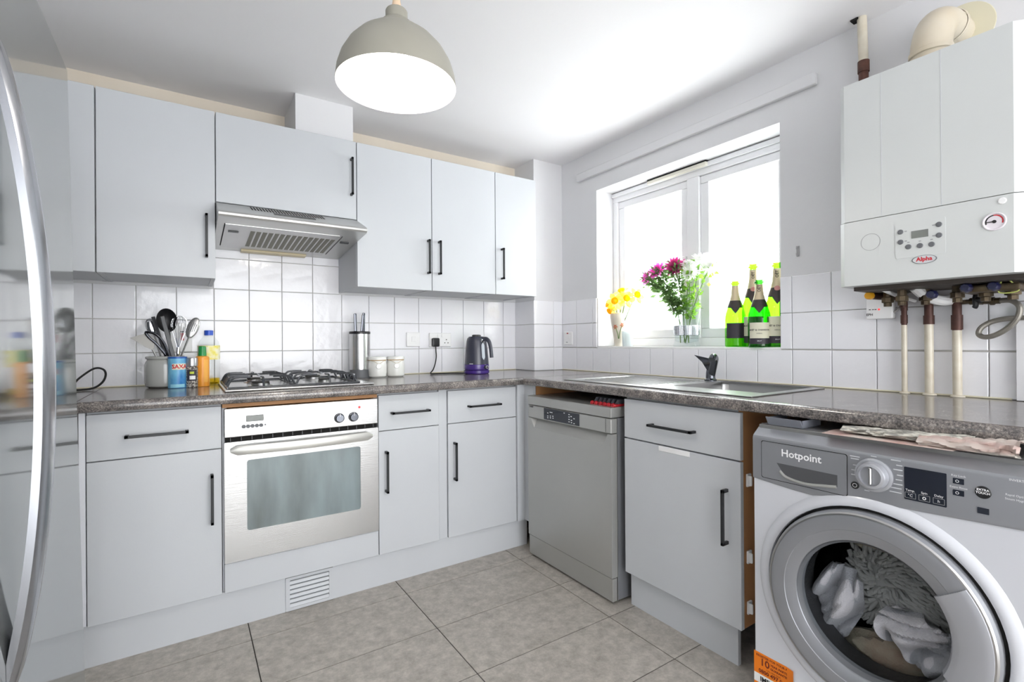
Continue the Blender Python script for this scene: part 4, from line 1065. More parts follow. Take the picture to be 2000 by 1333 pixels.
def arc(r0_, r1_, a0, a1, n_=14):
    vs = []
    for i in range(n_ + 1):
        a = R(a0 + (a1 - a0) * i / n_)
        for r_ in (r0_, r1_): vs.append((BX - 0.0016, -2.4275 - r_ * math.cos(a), 1.4155 + r_ * math.sin(a)))
    return MB().add(vs, [(2 * i, 2 * i + 1, 2 * i + 3, 2 * i + 2) for i in range(n_)])
arc(0.0155, 0.0185, 200, 95).build('scale', ink, g); arc(0.0155, 0.0185, 95, -20).build('scale', ink_r, g)
MB().box(BX - 0.003, BX - 0.0016, -2.4115, -2.4275, 1.4145, 1.4165).lathe([(0, 0.004), (0.004, 0.004), (0.0045, 0.001)], (BX, -2.4275, 1.4155), '-x', 12).build('needle', ink, g)
bd = MB().lathe([(0, 0.0025), (0.028, 0.0025), (0.0295, 0.0015), (0.030, 0)], (BX, -2.276, 1.3355), '-x', 40, sx=1.0, sy=0.42).build('badge', mat('badge_silver', (200, 202, 206), 0.3, 0.4), lo)
MB().lathe([(0.0275, 0.0028), (0.0298, 0.0022)], (BX, -2.276, 1.3355), '-x', 40, sx=1.0, sy=0.42).build('badge_rim', plastic_g, bd)
lettering('Alpha', 0.0165, (BX - 0.0029, -2.276, 1.3365), '-x', ink_r, bd, bold=0.0006, roll=0.0)
# fittings under the casing
m = MB().box(-0.26, -0.03, -2.07, -2.49, 1.262, 1.276); m.build('base_plate', mat('boiler_under', (70, 64, 60), 0.6, 0.3), t)
for y, x in ((-2.12, -0.13), (-2.17, -0.16), (-2.22, -0.12), (-2.31, -0.16), (-2.37, -0.14), (-2.43, -0.15)):
    f_ = MB().lathe([(0.013, 0), (0.013, -0.02), (0.018, -0.022), (0.018, -0.038), (0.012, -0.040), (0.012, -0.052), (0, -0.052)], (x, y, 1.264), 'z', 8).build('valve', brass, t)
MB().box(-0.20, -0.10, -2.325, -2.455, 1.236, 1.258, 0.006).build('manifold', brass, t)
for x, y, z in ((-0.20, -2.262, 1.238), (-0.21, -2.345, 1.250), (-0.20, -2.402, 1.250)):
    MB().lathe([(0, 0.022), (0.010, 0.022), (0.014, 0.016), (0.015, 0.0), (0.011, -0.008)], (x, y, z), '-x', 8).build('valve_cap', bluev, t)
MB().lathe([(0, 0.026), (0.011, 0.026), (0.0135, 0.02), (0.0135, 0.004), (0.010, 0.0)], (-0.135, -2.073, 1.252), '-x', 10).build('gas_valve_cap', yellow, t)
MB().tube([(-0.135, -2.073, 1.252), (-0.10, -2.09, 1.25), (-0.05, -2.115, 1.25), (-0.035, -2.132, 1.235), (-0.034, -2.133, 1.21)], 0.012, 10, 4).build('elbow', copper, t)
MB().tube([(-0.17, -2.12, 1.268), (-0.12, -2.15, 1.245), (-0.07, -2.165, 1.236), (-0.05, -2.17, 1.232)], 0.007, 8, 4).build('white_hose', plastic_w, t)
MB().tube([(-0.15, -2.20, 1.27), (-0.11, -2.22, 1.24), (-0.05, -2.25, 1.225), (-0.025, -2.29, 1.24)], 0.016, 10, 4).build('waste_pipe', plastic_w, t)
MB().tube([(-0.2, -2.43, 1.268), (-0.19, -2.45, 1.235), (-0.19, -2.41, 1.232), (-0.195, -2.415, 1.262)], 0.0018, 6, 6).build('wire', mat('green_wire', (190, 200, 110), 0.5), t)
MB().tube([(-0.12, -2.46, 1.262), (-0.11, -2.462, 1.225), (-0.09, -2.475, 1.213), (-0.06, -2.52, 1.213)], 0.014, 10, 4).build('copper_bend', copper, t)

# flue
t = thing('boiler_flue', 'yellowed white flue elbow from the boiler top into the wall', 'flue', (-0.17, -2.262, 1.9385))
MB().tube([(-0.185, -2.258, 1.9385), (-0.185, -2.258, 1.985), (-0.183, -2.259, 2.025), (-0.168, -2.261, 2.062), (-0.140, -2.263, 2.090), (-0.105, -2.265, 2.104), (-0.07, -2.267, 2.108), (-0.0005, -2.268, 2.108)], 0.052, 24, 3).build('elbow', flue_m, t, ang=60)
MB().lathe([(0.0535, 0), (0.056, 0.002), (0.056, 0.014), (0.0535, 0.016)], (-0.185, -2.258, 1.985), 'z', 28).build('collar', flue_m, t)
MB().lathe([(0.0535, 0), (0.0565, 0.002), (0.0565, 0.014), (0.0535, 0.016)], (-0.06, -2.267, 2.108), '-x', 28).build('collar', flue_m, t)
MB().lathe([(0, 0.003), (0.082, 0.003), (0.085, 0.0015), (0.085, 0.0)], (-0.0006, -2.285, 2.112), '-x', 40).build('wall_plate', mat('yellowed_plate', (218, 212, 186), 0.5), t)
for x, y in ((-0.235, -2.205), (-0.21, -2.325), (-0.15, -2.37)):
    MB().cyl((x, y, 1.9385), (x, y, 1.953), 0.006, seg=8).build('screw', blackmetal, t)
# pipes
t = thing('ceiling_pipe', 'cream and brown pipe rising from the boiler into the ceiling', 'pipe', (-0.045, -2.018, 1.95))
MB().cyl((-0.042, -2.02, 2.125), (-0.042, -2.016, CE - 0.0005), 0.0155).build('painted_pipe', cream, t)
MB().cyl((-0.042, -2.021, 1.47), (-0.042, -2.02, 2.12), 0.0155).cyl((-0.042, -2.02, 2.085), (-0.042, -2.02, 2.126), 0.0185).build('brown_pipe', rust, t)
MB().box(-0.062, -0.03, -1.985, -2.01, CE - 0.006, CE - 0.0005).build('ceiling_gap', dark, t)
def wall_pipe(y, r, zsplit, ztop, label, collars):
    t = thing('copper_pipe', label, 'pipe', (-0.032, y, WT), 'pipes below the boiler')
    MB().cyl((-0.032, y, WT + 0.0005), (-0.032, y, zsplit), r).lathe([(r + 0.007, 0), (r + 0.006, 0.003), (r, 0.007)], (-0.032, y, WT + 0.0008), 'z', 16).build('painted_pipe', cream, t)
    c = MB().cyl((-0.032, y, zsplit), (-0.032, y, ztop), r * 1.0)
    for a, b in collars: c.cyl((-0.032, y, a), (-0.032, y, b), r * 1.22)
    c.build('bare_pipe', copper, t)
    return t
wall_pipe(-2.134, 0.0085, 1.150, 1.215, 'thin cream-painted pipe below the boiler, nearest the white control box', [(1.155, 1.185), (1.20, 1.214)])
wall_pipe(-2.203, 0.0125, 1.150, 1.2630, 'middle cream-painted copper pipe below the boiler', [(1.15, 1.18), (1.235, 1.2625)])
t = wall_pipe(-2.276, 0.0125, 1.128, 1.263, 'thick cream-painted copper pipe below the boiler, beside the braided hose', [(1.13, 1.178), (1.215, 1.235)])
# filling loop
t = thing('filling_loop', 'braided steel filling hose looping from a black-handled valve under the boiler', 'hose', (-0.05, -2.35, 1.2))
MB().cyl((-0.036, -2.2895, 1.219), (-0.05, -2.315, 1.219), 0.007).cyl((-0.05, -2.313, 1.219), (-0.055, -2.345, 1.217), 0.011, seg=8).cyl((-0.055, -2.345, 1.217), (-0.06, -2.385, 1.216), 0.0095, seg=8).cyl((-0.058, -2.362, 1.216), (-0.059, -2.372, 1.216), 0.0125, seg=8).build('valve_body', brass, t)
MB().tube([(-0.062, -2.331, 1.24), (-0.066, -2.329, 1.222), (-0.066, -2.33, 1.205), (-0.064, -2.327, 1.198)], [0.008, 0.0095, 0.0095, 0.007], 8, 3).ball((-0.064, -2.338, 1.222), 0.012, seg=10).build('black_handle', plastic_b, t)
MB().tube([(-0.060, -2.385, 1.216), (-0.066, -2.41, 1.214), (-0.07, -2.428, 1.195), (-0.07, -2.425, 1.165), (-0.065, -2.405, 1.135), (-0.06, -2.375, 1.112), (-0.055, -2.348, 1.105), (-0.05, -2.333, 1.115), (-0.045, -2.338, 1.135), (-0.04, -2.36, 1.152), (-0.038, -2.39, 1.160), (-0.036, -2.43, 1.162), (-0.036, -2.50, 1.160)], 0.0078, 10, 6).build('hose', braid, t)
# white control box
t = thing('wiring_box', 'small white control box with a red light below the boiler', 'control box', (-0.03, -2.06, 1.175))
MB().box(-0.042, -0.0092, -2.022, -2.103, 1.174, 1.262, 0.004).build('box_body', plastic_w, t)
MB().lathe([(0, 0.0015), (0.003, 0.001), (0.0036, 0)], (-0.042, -2.0625, 1.2085), '-x', 10).build('red_light', redlamp, t)
m = MB()
for y in (-2.034, -2.044, -2.052): m.box(-0.0424, -0.0415, y - 0.003, y + 0.003, 1.207, 1.2098)
m.build('symbols', ink, t)
lettering('EPH', 0.012, (-0.0426, -2.0335, 1.190), '-x', ink, t, bold=0.0003)
MB().tube([(-0.03, -2.1035, 1.195), (-0.03, -2.115, 1.205), (-0.028, -2.128, 1.222), (-0.03, -2.138, 1.24), (-0.05, -2.15, 1.262)], 0.0035, 6, 4).build('cable', mat('grey_cable', (150, 148, 144), 0.5), t)
# hook
t = thing('wall_cleat', 'tiny clear plastic cord cleat on the wall right of the window', 'cleat', (-0.004, -1.762, 1.455))
MB().box(-0.004, -0.0005, -1.756, -1.768, 1.448, 1.492, 0.001).tube([(-0.004, -1.762, 1.486), (-0.012, -1.762, 1.488), (-0.013, -1.762, 1.478)], 0.003, 6).tube([(-0.004, -1.762, 1.455), (-0.012, -1.762, 1.452), (-0.013, -1.762, 1.462)], 0.003, 6).build('cleat_body', mat('grey_clear', (176, 176, 178), 0.3), t)

# ------------------------------------------------------------------ pendant lamp
LP = Vector((-1.6625, -1.566, 1.776))
t = thing('pendant_lamp', 'stone-grey metal dome pendant lamp glowing white above the floor', 'lamp', LP)
pr = [(0.1545, 0.0), (0.155, 0.004), (0.1515, 0.030), (0.142, 0.060), (0.125, 0.090), (0.102, 0.116), (0.076, 0.136), (0.055, 0.148), (0.0465, 0.152), (0.0465, 0.155), (0.040, 0.166), (0.0285, 0.175), (0.0285, 0.197), (0.026, 0.201), (0.012, 0.202)]
inn = [(0.152, 0.002), (0.148, 0.030), (0.138, 0.059), (0.121, 0.088), (0.098, 0.113), (0.073, 0.132), (0.050, 0.144), (0.0, 0.146)]
MB().lathe(pr, LP, 'z', 56).build('shade', shade_m, t)
MB().lathe([(0.1544, 0.0001)] + inn, LP, 'z', 56).build('shade_lining', shade_in, t)
MB().lathe([(0.012, 0.198), (0.0125, 0.212), (0.008, 0.240), (0.004, 0.246), (0.0035, CE - LP.z - 0.03)], LP, 'z', 14).build('flex', cordm, t)
MB().lathe([(0.0035, -0.035), (0.02, -0.03), (0.04, -0.012), (0.045, -0.001), (0, -0.001)], (LP.x, LP.y, CE), 'z', 24).build('ceiling_rose', plastic_w, t)
MB().lathe([(0.0, 0.036), (0.018, 0.040), (0.030, 0.055), (0.032, 0.072), (0.026, 0.092), (0.015, 0.11), (0.013, 0.144)], LP, 'z', 20).build('bulb', bulb_m, t)
pl = bpy.data.lights.new('bulb_light', 'POINT'); pl.energy = 9; pl.color = (1.0, 0.93, 0.84); pl.shadow_soft_size = 0.03
po = bpy.data.objects.new('bulb_light', pl); COL.objects.link(po); po.parent = t; po.location = (0, 0, 0.015)

# ------------------------------------------------------------------ fridge
t = thing('fridge', 'tall glossy grey fridge with long bowed silver handle at the far left', 'fridge', (-2.73, -1.62, 0))
FRX = -2.37
MB().box(-3.05, FRX - 0.075, -1.175, -2.10, 0.03, 1.775, 0.004).build('body', fridge_side, t)
for x in (-3.0, -2.5):
    for y in (-1.22, -2.05): MB().cyl((x, y, 0.0005), (x, y, 0.032), 0.02).build('foot', rubber, t)
d1 = MB().box(FRX - 0.07, FRX, -1.170, -1.832, 0.05, 1.780, 0.006).build('door', fridge_m, t)
d2 = MB().box(FRX - 0.07, FRX, -1.838, -2.105, 0.05, 1.780, 0.006).build('door', fridge_m, t)
def bow_handle(y0, y1, parent):
    vs = []; fs = []; n_ = 36
    for i in range(n_ + 1):
        s = i / n_; z = 0.56 + s * 1.01
        o_ = 0.056 * (1 - (2 * s - 1) ** 2) ** 0.8
        th = 0.017
        for q in [(y0, o_ - th), (y0, o_ - 0.006), (y0 + (y1 - y0) * 0.12, o_), (y0 + (y1 - y0) * 0.3, o_ + 0.001), (y0 + (y1 - y0) * 0.34, o_ - 0.003), (y0 + (y1 - y0) * 0.38, o_ + 0.001), (y0 + (y1 - y0) * 0.8, o_), (y1, o_ - 0.007), (y1, o_ - th)]:
            vs.append((FRX + max(q[1], 0.0003), q[0], z))
    k = 9
    for i in range(n_):
        for j in range(k): fs.append((i * k + j, i * k + (j + 1) % k, (i + 1) * k + (j + 1) % k, (i + 1) * k + j))
    fs += [tuple(range(k)), tuple(range(n_ * k, n_ * k + k))]
    return MB().add(vs, fs).build('handle', mat('satin_silver_handle', (168, 170, 176), 0.24, 0.9) if 'satin_silver_handle' not in MATS else MATS['satin_silver_handle'], parent, ang=40)
bow_handle(-1.738, -1.800, d1)
t.rotation_euler = (0, -0.0176, 0); t.location = (-2.73 + 0.0263, -1.62, 0.0065)      # it leans back on its front feet

# ------------------------------------------------------------------ sockets and switches
def plate(name, label, cat, x0, x1, z0, z1, face, d, group=None):
    c = ((x0 + x1) / 2, d, z0) if face == '-y' else (d, (x0 + x1) / 2, z0)
    t = thing(name, label, cat, c, group)
    (MB().box(x0, x1, d - 0.010, d, z0, z1, 0.003) if face == '-y' else MB().box(d - 0.010, d, x0, x1, z0, z1, 0.003)).build('face_plate', plastic_w, t)
    return t
TY = -0.0092
t = plate('double_socket', 'white double wall socket with a black plug between canisters and kettle', 'socket', -0.886, -0.738, 1.072, 1.158, '-y', TY)
for x in (-0.826, -0.798): MB().box(x - 0.006, x + 0.006, TY - 0.0125, TY - 0.009, 1.131, 1.149, 0.001).build('switch', plastic_w, t)
m = MB()
for a, b in ((-0.771, 1.116), (-0.782, 1.096), (-0.760, 1.096)): m.box(a - 0.0035, a + 0.0035, TY - 0.0104, TY - 0.0095, b - 0.0025, b + 0.0025)
m.build('pin_holes', dark, t)
t = thing('plug', 'black plug and cable of the kettle in the double socket', 'plug', (-0.85, TY - 0.03, 1.07))
MB().box(-0.874, -0.826, TY - 0.036, TY - 0.0115, 1.073, 1.127, 0.008).build('plug_body', plastic_b, t)
MB().tube([(-0.850, TY - 0.024, 1.074), (-0.850, TY - 0.026, 1.05), (-0.850, TY - 0.03, 1.01), (-0.862, TY - 0.04, 0.97), (-0.885, TY - 0.06, 0.935), (-0.915, TY - 0.09, WT + 0.006), (-0.90, TY - 0.12, WT + 0.0042), (-0.85, TY - 0.14, WT + 0.0042), (-0.80, TY - 0.15, WT + 0.0042), (-0.76, TY - 0.19, WT + 0.0042), (-0.735, TY - 0.225, WT + 0.0055)], 0.0036, 8, 5).build('cable', rubber, t)
t = plate('wall_switch', 'white cooker switch with red rocker behind the cooking utensils', 'switch', -2.190, -2.104, 1.062, 1.20, '-y', TY)
MB().box(-2.150, -2.137, TY - 0.0135, TY - 0.009, 1.117, 1.152, 0.001).build('rocker', red_m, t)
MB().box(-2.150, -2.137, TY - 0.011, TY - 0.009, 1.155, 1.161).build('mark', ink, t)
t = plate('wall_switch', 'white fused switch on the tiles behind the two small canisters', 'switch', -1.032, -0.946, 1.075, 1.161, '-y', TY)
m = MB(); m.box(-0.962, -0.958, TY - 0.0105, TY - 0.0095, 1.118, 1.123).box(-1.0, -0.975, TY - 0.0125, TY - 0.0095, 1.105, 1.135, 0.001); m.build('rocker', plastic_w, t)
t = plate('wall_switch', 'white fused switch with red lamp left of the window under the corner', 'switch', -0.339, -0.253, 1.078, 1.164, '-x', TY)
MB().box(TY - 0.0115, TY - 0.0095, -0.286, -0.300, 1.150, 1.157).build('red_lamp', red_m, t)
MB().box(TY - 0.0125, TY - 0.0095, -0.300, -0.318, 1.118, 1.142, 0.001).build('rocker', plastic_w, t)
MB().box(TY - 0.0108, TY - 0.0095, -0.278, -0.294, 1.092, 1.097).build('mark', ink_g, t)

# ------------------------------------------------------------------ worktop: utensils
CR = (-2.205, -0.150)
t = thing('utensil_crock', 'squat grey stoneware crock holding cooking utensils beside the salt tin', 'crock', (CR[0], CR[1], WT))
MB().lathe([(0, 0.0006), (0.060, 0.0006), (0.072, 0.008), (0.0765, 0.025), (0.0765, 0.10), (0.070, 0.116), (0.066, 0.122), (0.072, 0.127), (0.073, 0.134), (0.070, 0.137), (0.066, 0.135), (0.064, 0.12), (0.070, 0.10), (0.070, 0.02), (0, 0.012)], (CR[0], CR[1], WT), 'z', 40).build('pot', ceramic, t)
a = facing(CR) + 0.45
MB().lathe([(0, 0.006), (0.014, 0.006), (0.017, 0.003), (0.017, -0.004)], (CR[0] + 0.0765 * math.cos(a), CR[1] + 0.0765 * math.sin(a), WT + 0.085), (Vector((-math.sin(a), math.cos(a), 0)), Vector((0, 0, 1)), Vector((math.cos(a), math.sin(a), 0))), 20).build('tag', ceramic_w, t)
CZ = WT + 0.02
def utensil(name, label, base, top):
    """things standing in the crock; base and top are points of the handle axis"""
    return thing(name, label, 'utensil', base, 'utensils in the crock')
def axisframe(p, q, toward=Vector((0, -1, 0))):
    z = (Vector(q) - Vector(p)).normalized(); y = (toward - z * toward.dot(z)).normalized(); x = y.cross(z)
    mt = Matrix((x, y, z)).transposed().to_4x4(); mt.translation = Vector(q); return mt     # local z up the axis, local y to the viewer
camdir = Vector((0.1, -1, 0))
# black ladle
p, q = (-2.175, -0.135, CZ), (-2.195, -0.155, 1.163)
t = utensil('ladle', 'large black nylon ladle standing tallest in the crock', p, q)
MB().tube([p, q], [0.005, 0.007], 8).build('handle', nylon, t)
b = MB().lathe([(0.0, -0.026), (0.018, -0.023), (0.033, -0.012), (0.040, 0.004), (0.041, 0.008), (0.039, 0.006), (0.031, -0.010), (0.016, -0.020), (0, -0.022)], (0, 0, 0), 'y', 28, sx=0.95, sy=1.3)
b.xf(axisframe(p, q, camdir) @ Matrix.Translation((0, -0.012, 0.042))).build('bowl', nylon, t)
# dark grey flat handle in front
p, q = (-2.150, -0.195, CZ), (-2.215, -0.185, 1.222)
t = utensil('spatula', 'dark grey flat-handled utensil leaning left in front of the ladle', p, q)
MB().box(-0.008, 0.008, -0.003, 0.003, -0.30, 0.0, 0.002).xf(axisframe(p, q, camdir)).build('handle', nylon_g, t)
p, q = (-2.175, -0.125, CZ), (-2.250, -0.115, 1.222)
t = utensil('turner', 'slim dark grey handle standing behind the flat grey utensil', p, q)
MB().tube([p, ((p[0] + q[0]) / 2, -0.12, (p[2] + q[2]) / 2), q], [0.005, 0.006, 0.0075], 8).build('handle', nylon_g, t)
# big steel serving spoon seen from the back, left
p, q = (-2.195, -0.10, CZ), (-2.250, -0.085, 1.150)
t = utensil('serving_spoon', 'bright steel serving spoon with its bowl at the back left', p, q)
MB().tube([p, q], 0.004, 8).build('handle', steel_v, t)
MB().ball((0, 0, 0.032), 0.022, 0.008, 0.036, 18).xf(axisframe(p, q, camdir)).build('bowl', chrome, t)
# flat slotted turner, far left
p, q = (-2.190, -0.165, CZ), (-2.250, -0.175, 1.078)
t = utensil('fish_slice', 'steel fish slice with triangular blade pointing far left', p, q)
MB().tube([p, q], 0.004, 8).build('handle', steel_v, t)
MB().prism([(-2.246, 1.073), (-2.276, 1.090), (-2.328, 1.128), (-2.270, 1.148), (-2.240, 1.120)], 'y', -0.176, -0.173).build('blade', mat('dull_steel', (140, 138, 134), 0.4, 0.4), t)
p, q = (-2.160, -0.165, CZ), (-2.222, -0.18, 1.10)
t = utensil('tongs', 'dark steel looped tongs at the front of the crock', p, q)
MB().tube([p, (-2.195, -0.185, 1.06), (-2.212, -0.19, 1.11), (-2.24, -0.19, 1.145), (-2.272, -0.185, 1.152), (-2.262, -0.18, 1.13), (-2.235, -0.175, 1.10), (-2.20, -0.17, 1.05)], 0.006, 8, 4).build('arms', chrome_d, t)
# whisk
p, q = (-2.165, -0.12, CZ), (-2.158, -0.125, 1.085)
t = utensil('whisk', 'steel balloon whisk with wire loops pointing up', p, q)
MB().tube([p, q], [0.006, 0.0075], 10).build('handle', chrome, t)
for k in range(6):
    a = PI * k / 6; fx_, fy_ = math.cos(a), math.sin(a)
    pts = [(0.004 * fx_, 0.004 * fy_, 0), (0.018 * fx_, 0.018 * fy_, 0.05), (0.031 * fx_, 0.031 * fy_, 0.10), (0.022 * fx_, 0.022 * fy_, 0.132), (0, 0, 0.142), (-0.022 * fx_, -0.022 * fy_, 0.132), (-0.031 * fx_, -0.031 * fy_, 0.10), (-0.018 * fx_, -0.018 * fy_, 0.05), (-0.004 * fx_, -0.004 * fy_, 0)]
    MB().tube(pts, 0.0008, 5, 3).xf(axisframe(p, q, camdir)).build('wire', chrome, t)
# slotted spoon
p, q = (-2.165, -0.155, CZ), (-2.118, -0.150, 1.130)
t = utensil('slotted_spoon', 'steel slotted spoon leaning right out of the crock', p, q)
MB().tube([p, (-2.15, -0.155, 1.04), q], [0.004, 0.0035, 0.004], 8).build('handle', steel_v, t)
sp = MB().ball((0, 0, 0.046), 0.0235, 0.008, 0.050, 20).xf(axisframe((-2.15, -0.155, 1.04), q, Vector((-0.1, -1, 0.1)))).build('bowl', steel_v, t)
for k in range(4):
    MB().box(-0.012 + k * 0.0068, -0.0095 + k * 0.0068, -0.001, 0.0092, 0.024 + 0.004 * abs(k - 1.5), 0.072 - 0.004 * abs(k - 1.5)).xf(axisframe((-2.15, -0.155, 1.04), q, Vector((-0.1, -1, 0.1)))).build('slot', plastic_g, sp)

# salt tin
c = (-2.160, -0.232)
t = thing('salt_tin', 'blue cardboard salt tin with red and white name panel', 'tin', (*c, WT))
MB().lathe([(0, 0.0006), (0.034, 0.0006), (0.035, 0.002), (0.035, 0.131), (0.034, 0.133), (0.0, 0.133)], (*c, WT), 'z', 36).build('body', blue_t, t)
MB().lathe([(0.0355, 0.128), (0.0355, 0.1345), (0.033, 0.1355), (0, 0.1355)], (*c, WT), 'z', 36).build('lid', mat('blue_lid', (30, 90, 170), 0.4), t)
ph = facing(c) + 0.22
patch(c, 0.0354, ph, 0.80, WT + 0.080, WT + 0.106).build('name_panel', label_w, t)
lettering_round('SAXA', 0.0235, c, 0.0357, ph, WT + 0.093, ink_r, t, bold=0.0008)
patch(c, 0.0353, facing(c), 0.8, WT + 0.004, WT + 0.018).build('foot_band', mat('pale_blue', (150, 210, 230), 0.4), t)
# pepper grinder jar
c = (-2.108, -0.240)
t = thing('pepper_grinder', 'clear peppercorn grinder jar between salt tin and orange bottle', 'jar', (*c, WT))
MB().lathe([(0, 0.0006), (0.0215, 0.0006), (0.0225, 0.003), (0.0225, 0.085), (0.019, 0.092), (0, 0.092)], (*c, WT), 'z', 24).build('jar', pepper_m, t)
MB().lathe([(0.0200, 0.092), (0.0235, 0.095), (0.0235, 0.126), (0.021, 0.130), (0, 0.131)], (*c, WT), 'z', 24).build('grinder_cap', silv_lid, t)
patch(c, 0.0229, facing(c), 0.9, WT + 0.030, WT + 0.078).build('label', label_d, t)
patch(c, 0.0231, facing(c) + 0.1, 0.5, WT + 0.036, WT + 0.052).build('white_print', ink_w, t)
patch(c, 0.0232, facing(c), 0.35, WT + 0.060, WT + 0.070).build('lime_print', mat('lime_print', (190, 205, 60), 0.5), t)
# orange bottle with green cap
c = (-2.068, -0.205)
t = thing('seasoning_bottle', 'orange seasoning bottle with a tall green cap', 'bottle', (*c, WT))
MB().lathe([(0, 0.0006), (0.026, 0.0006), (0.027, 0.004), (0.027, 0.128), (0.024, 0.134), (0.014, 0.137)], (*c, WT), 'z', 28).build('body', orange_b, t)
MB().lathe([(0.016, 0.136), (0.016, 0.142), (0.0145, 0.176), (0.012, 0.180), (0, 0.180)], (*c, WT), 'z', 20).build('cap', green_c, t)
patch(c, 0.0273, facing(c) + 0.55, 0.35, WT + 0.02, WT + 0.12).build('label', mat('amber_label', (246, 180, 80), 0.5), t)
# oil bottle
c = (-2.040, -0.115)
t = thing('oil_bottle', 'clear plastic cooking oil bottle with blue cap and yellow label', 'bottle', (*c, WT))
MB().lathe([(0, 0.0006), (0.042, 0.0006), (0.045, 0.005), (0.045, 0.175), (0.040, 0.20), (0.024, 0.222), (0.016, 0.228), (0.016, 0.236)], (*c, WT), 'z', 32).build('bottle', clearpl, t)
MB().lathe([(0, 0.003), (0.040, 0.003), (0.043, 0.006), (0.043, 0.030), (0, 0.030)], (*c, WT), 'z', 28).build('oil', oil_m, t)
MB().lathe([(0.0185, 0.230), (0.0185, 0.250), (0.017, 0.253), (0, 0.253)], (*c, WT), 'z', 20).build('cap', blue_c, t)
patch(c, 0.0455, facing(c), 1.4, WT + 0.118, WT + 0.182, seg=20).build('label', yel_lab, t)
# black cable
t = MB().tube([(-2.60, -0.20, WT + 0.0045), (-2.53, -0.165, WT + 0.010), (-2.50, -0.12, WT + 0.05), (-2.455, -0.10, WT + 0.088), (-2.425, -0.10, WT + 0.085), (-2.415, -0.105, WT + 0.062), (-2.425, -0.12, WT + 0.03), (-2.455, -0.14, WT + 0.008), (-2.51, -0.17, WT + 0.0045), (-2.60, -0.25, WT + 0.0045)], 0.0042, 8, 8).build('black_cable', rubber, loc=(-2.5, -0.15, WT))
tag(t, 'looped black power cable on the worktop beside the fridge', 'cable')

# knife block
c = (-1.335, -0.105)
t = thing('knife_block', 'cylindrical brushed steel knife block right of the hob', 'knife block', (*c, WT))
MB().lathe([(0, 0.0006), (0.058, 0.0006), (0.058, 0.005), (0.054, 0.045), (0, 0.045)], (*c, WT), 'z', 36).build('base', plastic_g, t)
MB().lathe([(0.054, 0.045), (0.0545, 0.05), (0.0545, 0.240), (0.0, 0.240)], (*c, WT), 'z', 40).build('sleeve', steel, t)
MB().lathe([(0.056, 0.238), (0.056, 0.250), (0.054, 0.252), (0, 0.250)], (*c, WT), 'z', 36).build('top_ring', plastic_b, t)
for dx, dy, hgt, tilt, lab in ((-0.022, 0.0, 0.100, -0.03, 'left of the three'), (0.008, -0.01, 0.095, 0.10, 'middle of the three'), (0.024, 0.012, 0.105, 0.02, 'right of the three')):
    x, y = c[0] + dx, c[1] + dy; z = WT + 0.2505
    k = thing('knife', 'steel-handled knife, ' + lab + ' standing in the knife block', 'knife', (x, y, z), 'knives in the block')
    MB().box(x - 0.008, x + 0.008, y - 0.006, y + 0.006, z, z + hgt, 0.004).xf(Matrix.Translation((x, y, z)) @ Matrix.Rotation(tilt, 4, 'Y') @ Matrix.Translation((-x, -y, -z))).build('handle', chrome_d, k)
# canisters
for i, (c, lab) in enumerate((((-1.252, -0.148), 'small white lidded canister beside the knife block'), ((-1.150, -0.150), 'small white lidded canister nearer the double socket'))):
    t = thing('canister', lab, 'canister', (*c, WT), 'white canisters')
    MB().lathe([(0, 0.0006), (0.040, 0.0006), (0.048, 0.008), (0.050, 0.025), (0.050, 0.070), (0.047, 0.088), (0.044, 0.094), (0, 0.094)], (*c, WT), 'z', 36).build('pot', ceramic_w, t)
    MB().lathe([(0.044, 0.094), (0.049, 0.097), (0.049, 0.108), (0.046, 0.113), (0.0, 0.116)], (*c, WT), 'z', 36).build('lid', ceramic_w, t)
    MB().lathe([(0.0465, 0.0925), (0.0478, 0.095), (0.0465, 0.0975)], (*c, WT), 'z', 36).build('seal', wood_lid, t)
    a = facing(c) + 0.15
    fr = (Vector((-math.sin(a), math.cos(a), 0)), Vector((0, 0, 1)), Vector((math.cos(a), math.sin(a), 0)))
    tg = MB().lathe([(0, 0.003), (0.013, 0.003), (0.015, 0.001), (0.015, -0.002)], (c[0] + 0.0495 * math.cos(a), c[1] + 0.0495 * math.sin(a), WT + 0.062), fr, 20).build('tag', ceramic_w, t)
    MB().tube([(c[0] + 0.0495 * math.cos(b_), c[1] + 0.0495 * math.sin(b_), z_) for b_, z_ in ((a - 0.9, WT + 0.093), (a - 0.5, WT + 0.088), (a, WT + 0.076), (a + 0.5, WT + 0.088), (a + 0.9, WT + 0.093))], 0.001, 5, 3).build('twine', twine, t)

# kettle
c = (-0.676, -0.232)
t = thing('kettle', 'slate-black electric kettle with violet flare painted into its base, on the back worktop', 'kettle', (*c, WT))
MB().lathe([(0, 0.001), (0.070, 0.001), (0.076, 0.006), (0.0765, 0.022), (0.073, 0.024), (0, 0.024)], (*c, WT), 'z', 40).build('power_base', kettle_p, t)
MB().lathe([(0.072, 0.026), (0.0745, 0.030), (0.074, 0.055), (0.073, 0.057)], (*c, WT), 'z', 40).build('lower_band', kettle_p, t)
MB().lathe([(0.073, 0.058), (0.072, 0.075), (0.0655, 0.150), (0.060, 0.195), (0.055, 0.212), (0.045, 0.222), (0.0, 0.226)], (*c, WT), 'z', 40).build('body', kettle_m, t)
MB().lathe([(0.024, 0.224), (0.023, 0.231), (0.018, 0.234), (0, 0.234)], (*c, WT), 'z', 24, sx=1.2).build('lid_button', plastic_b, t)
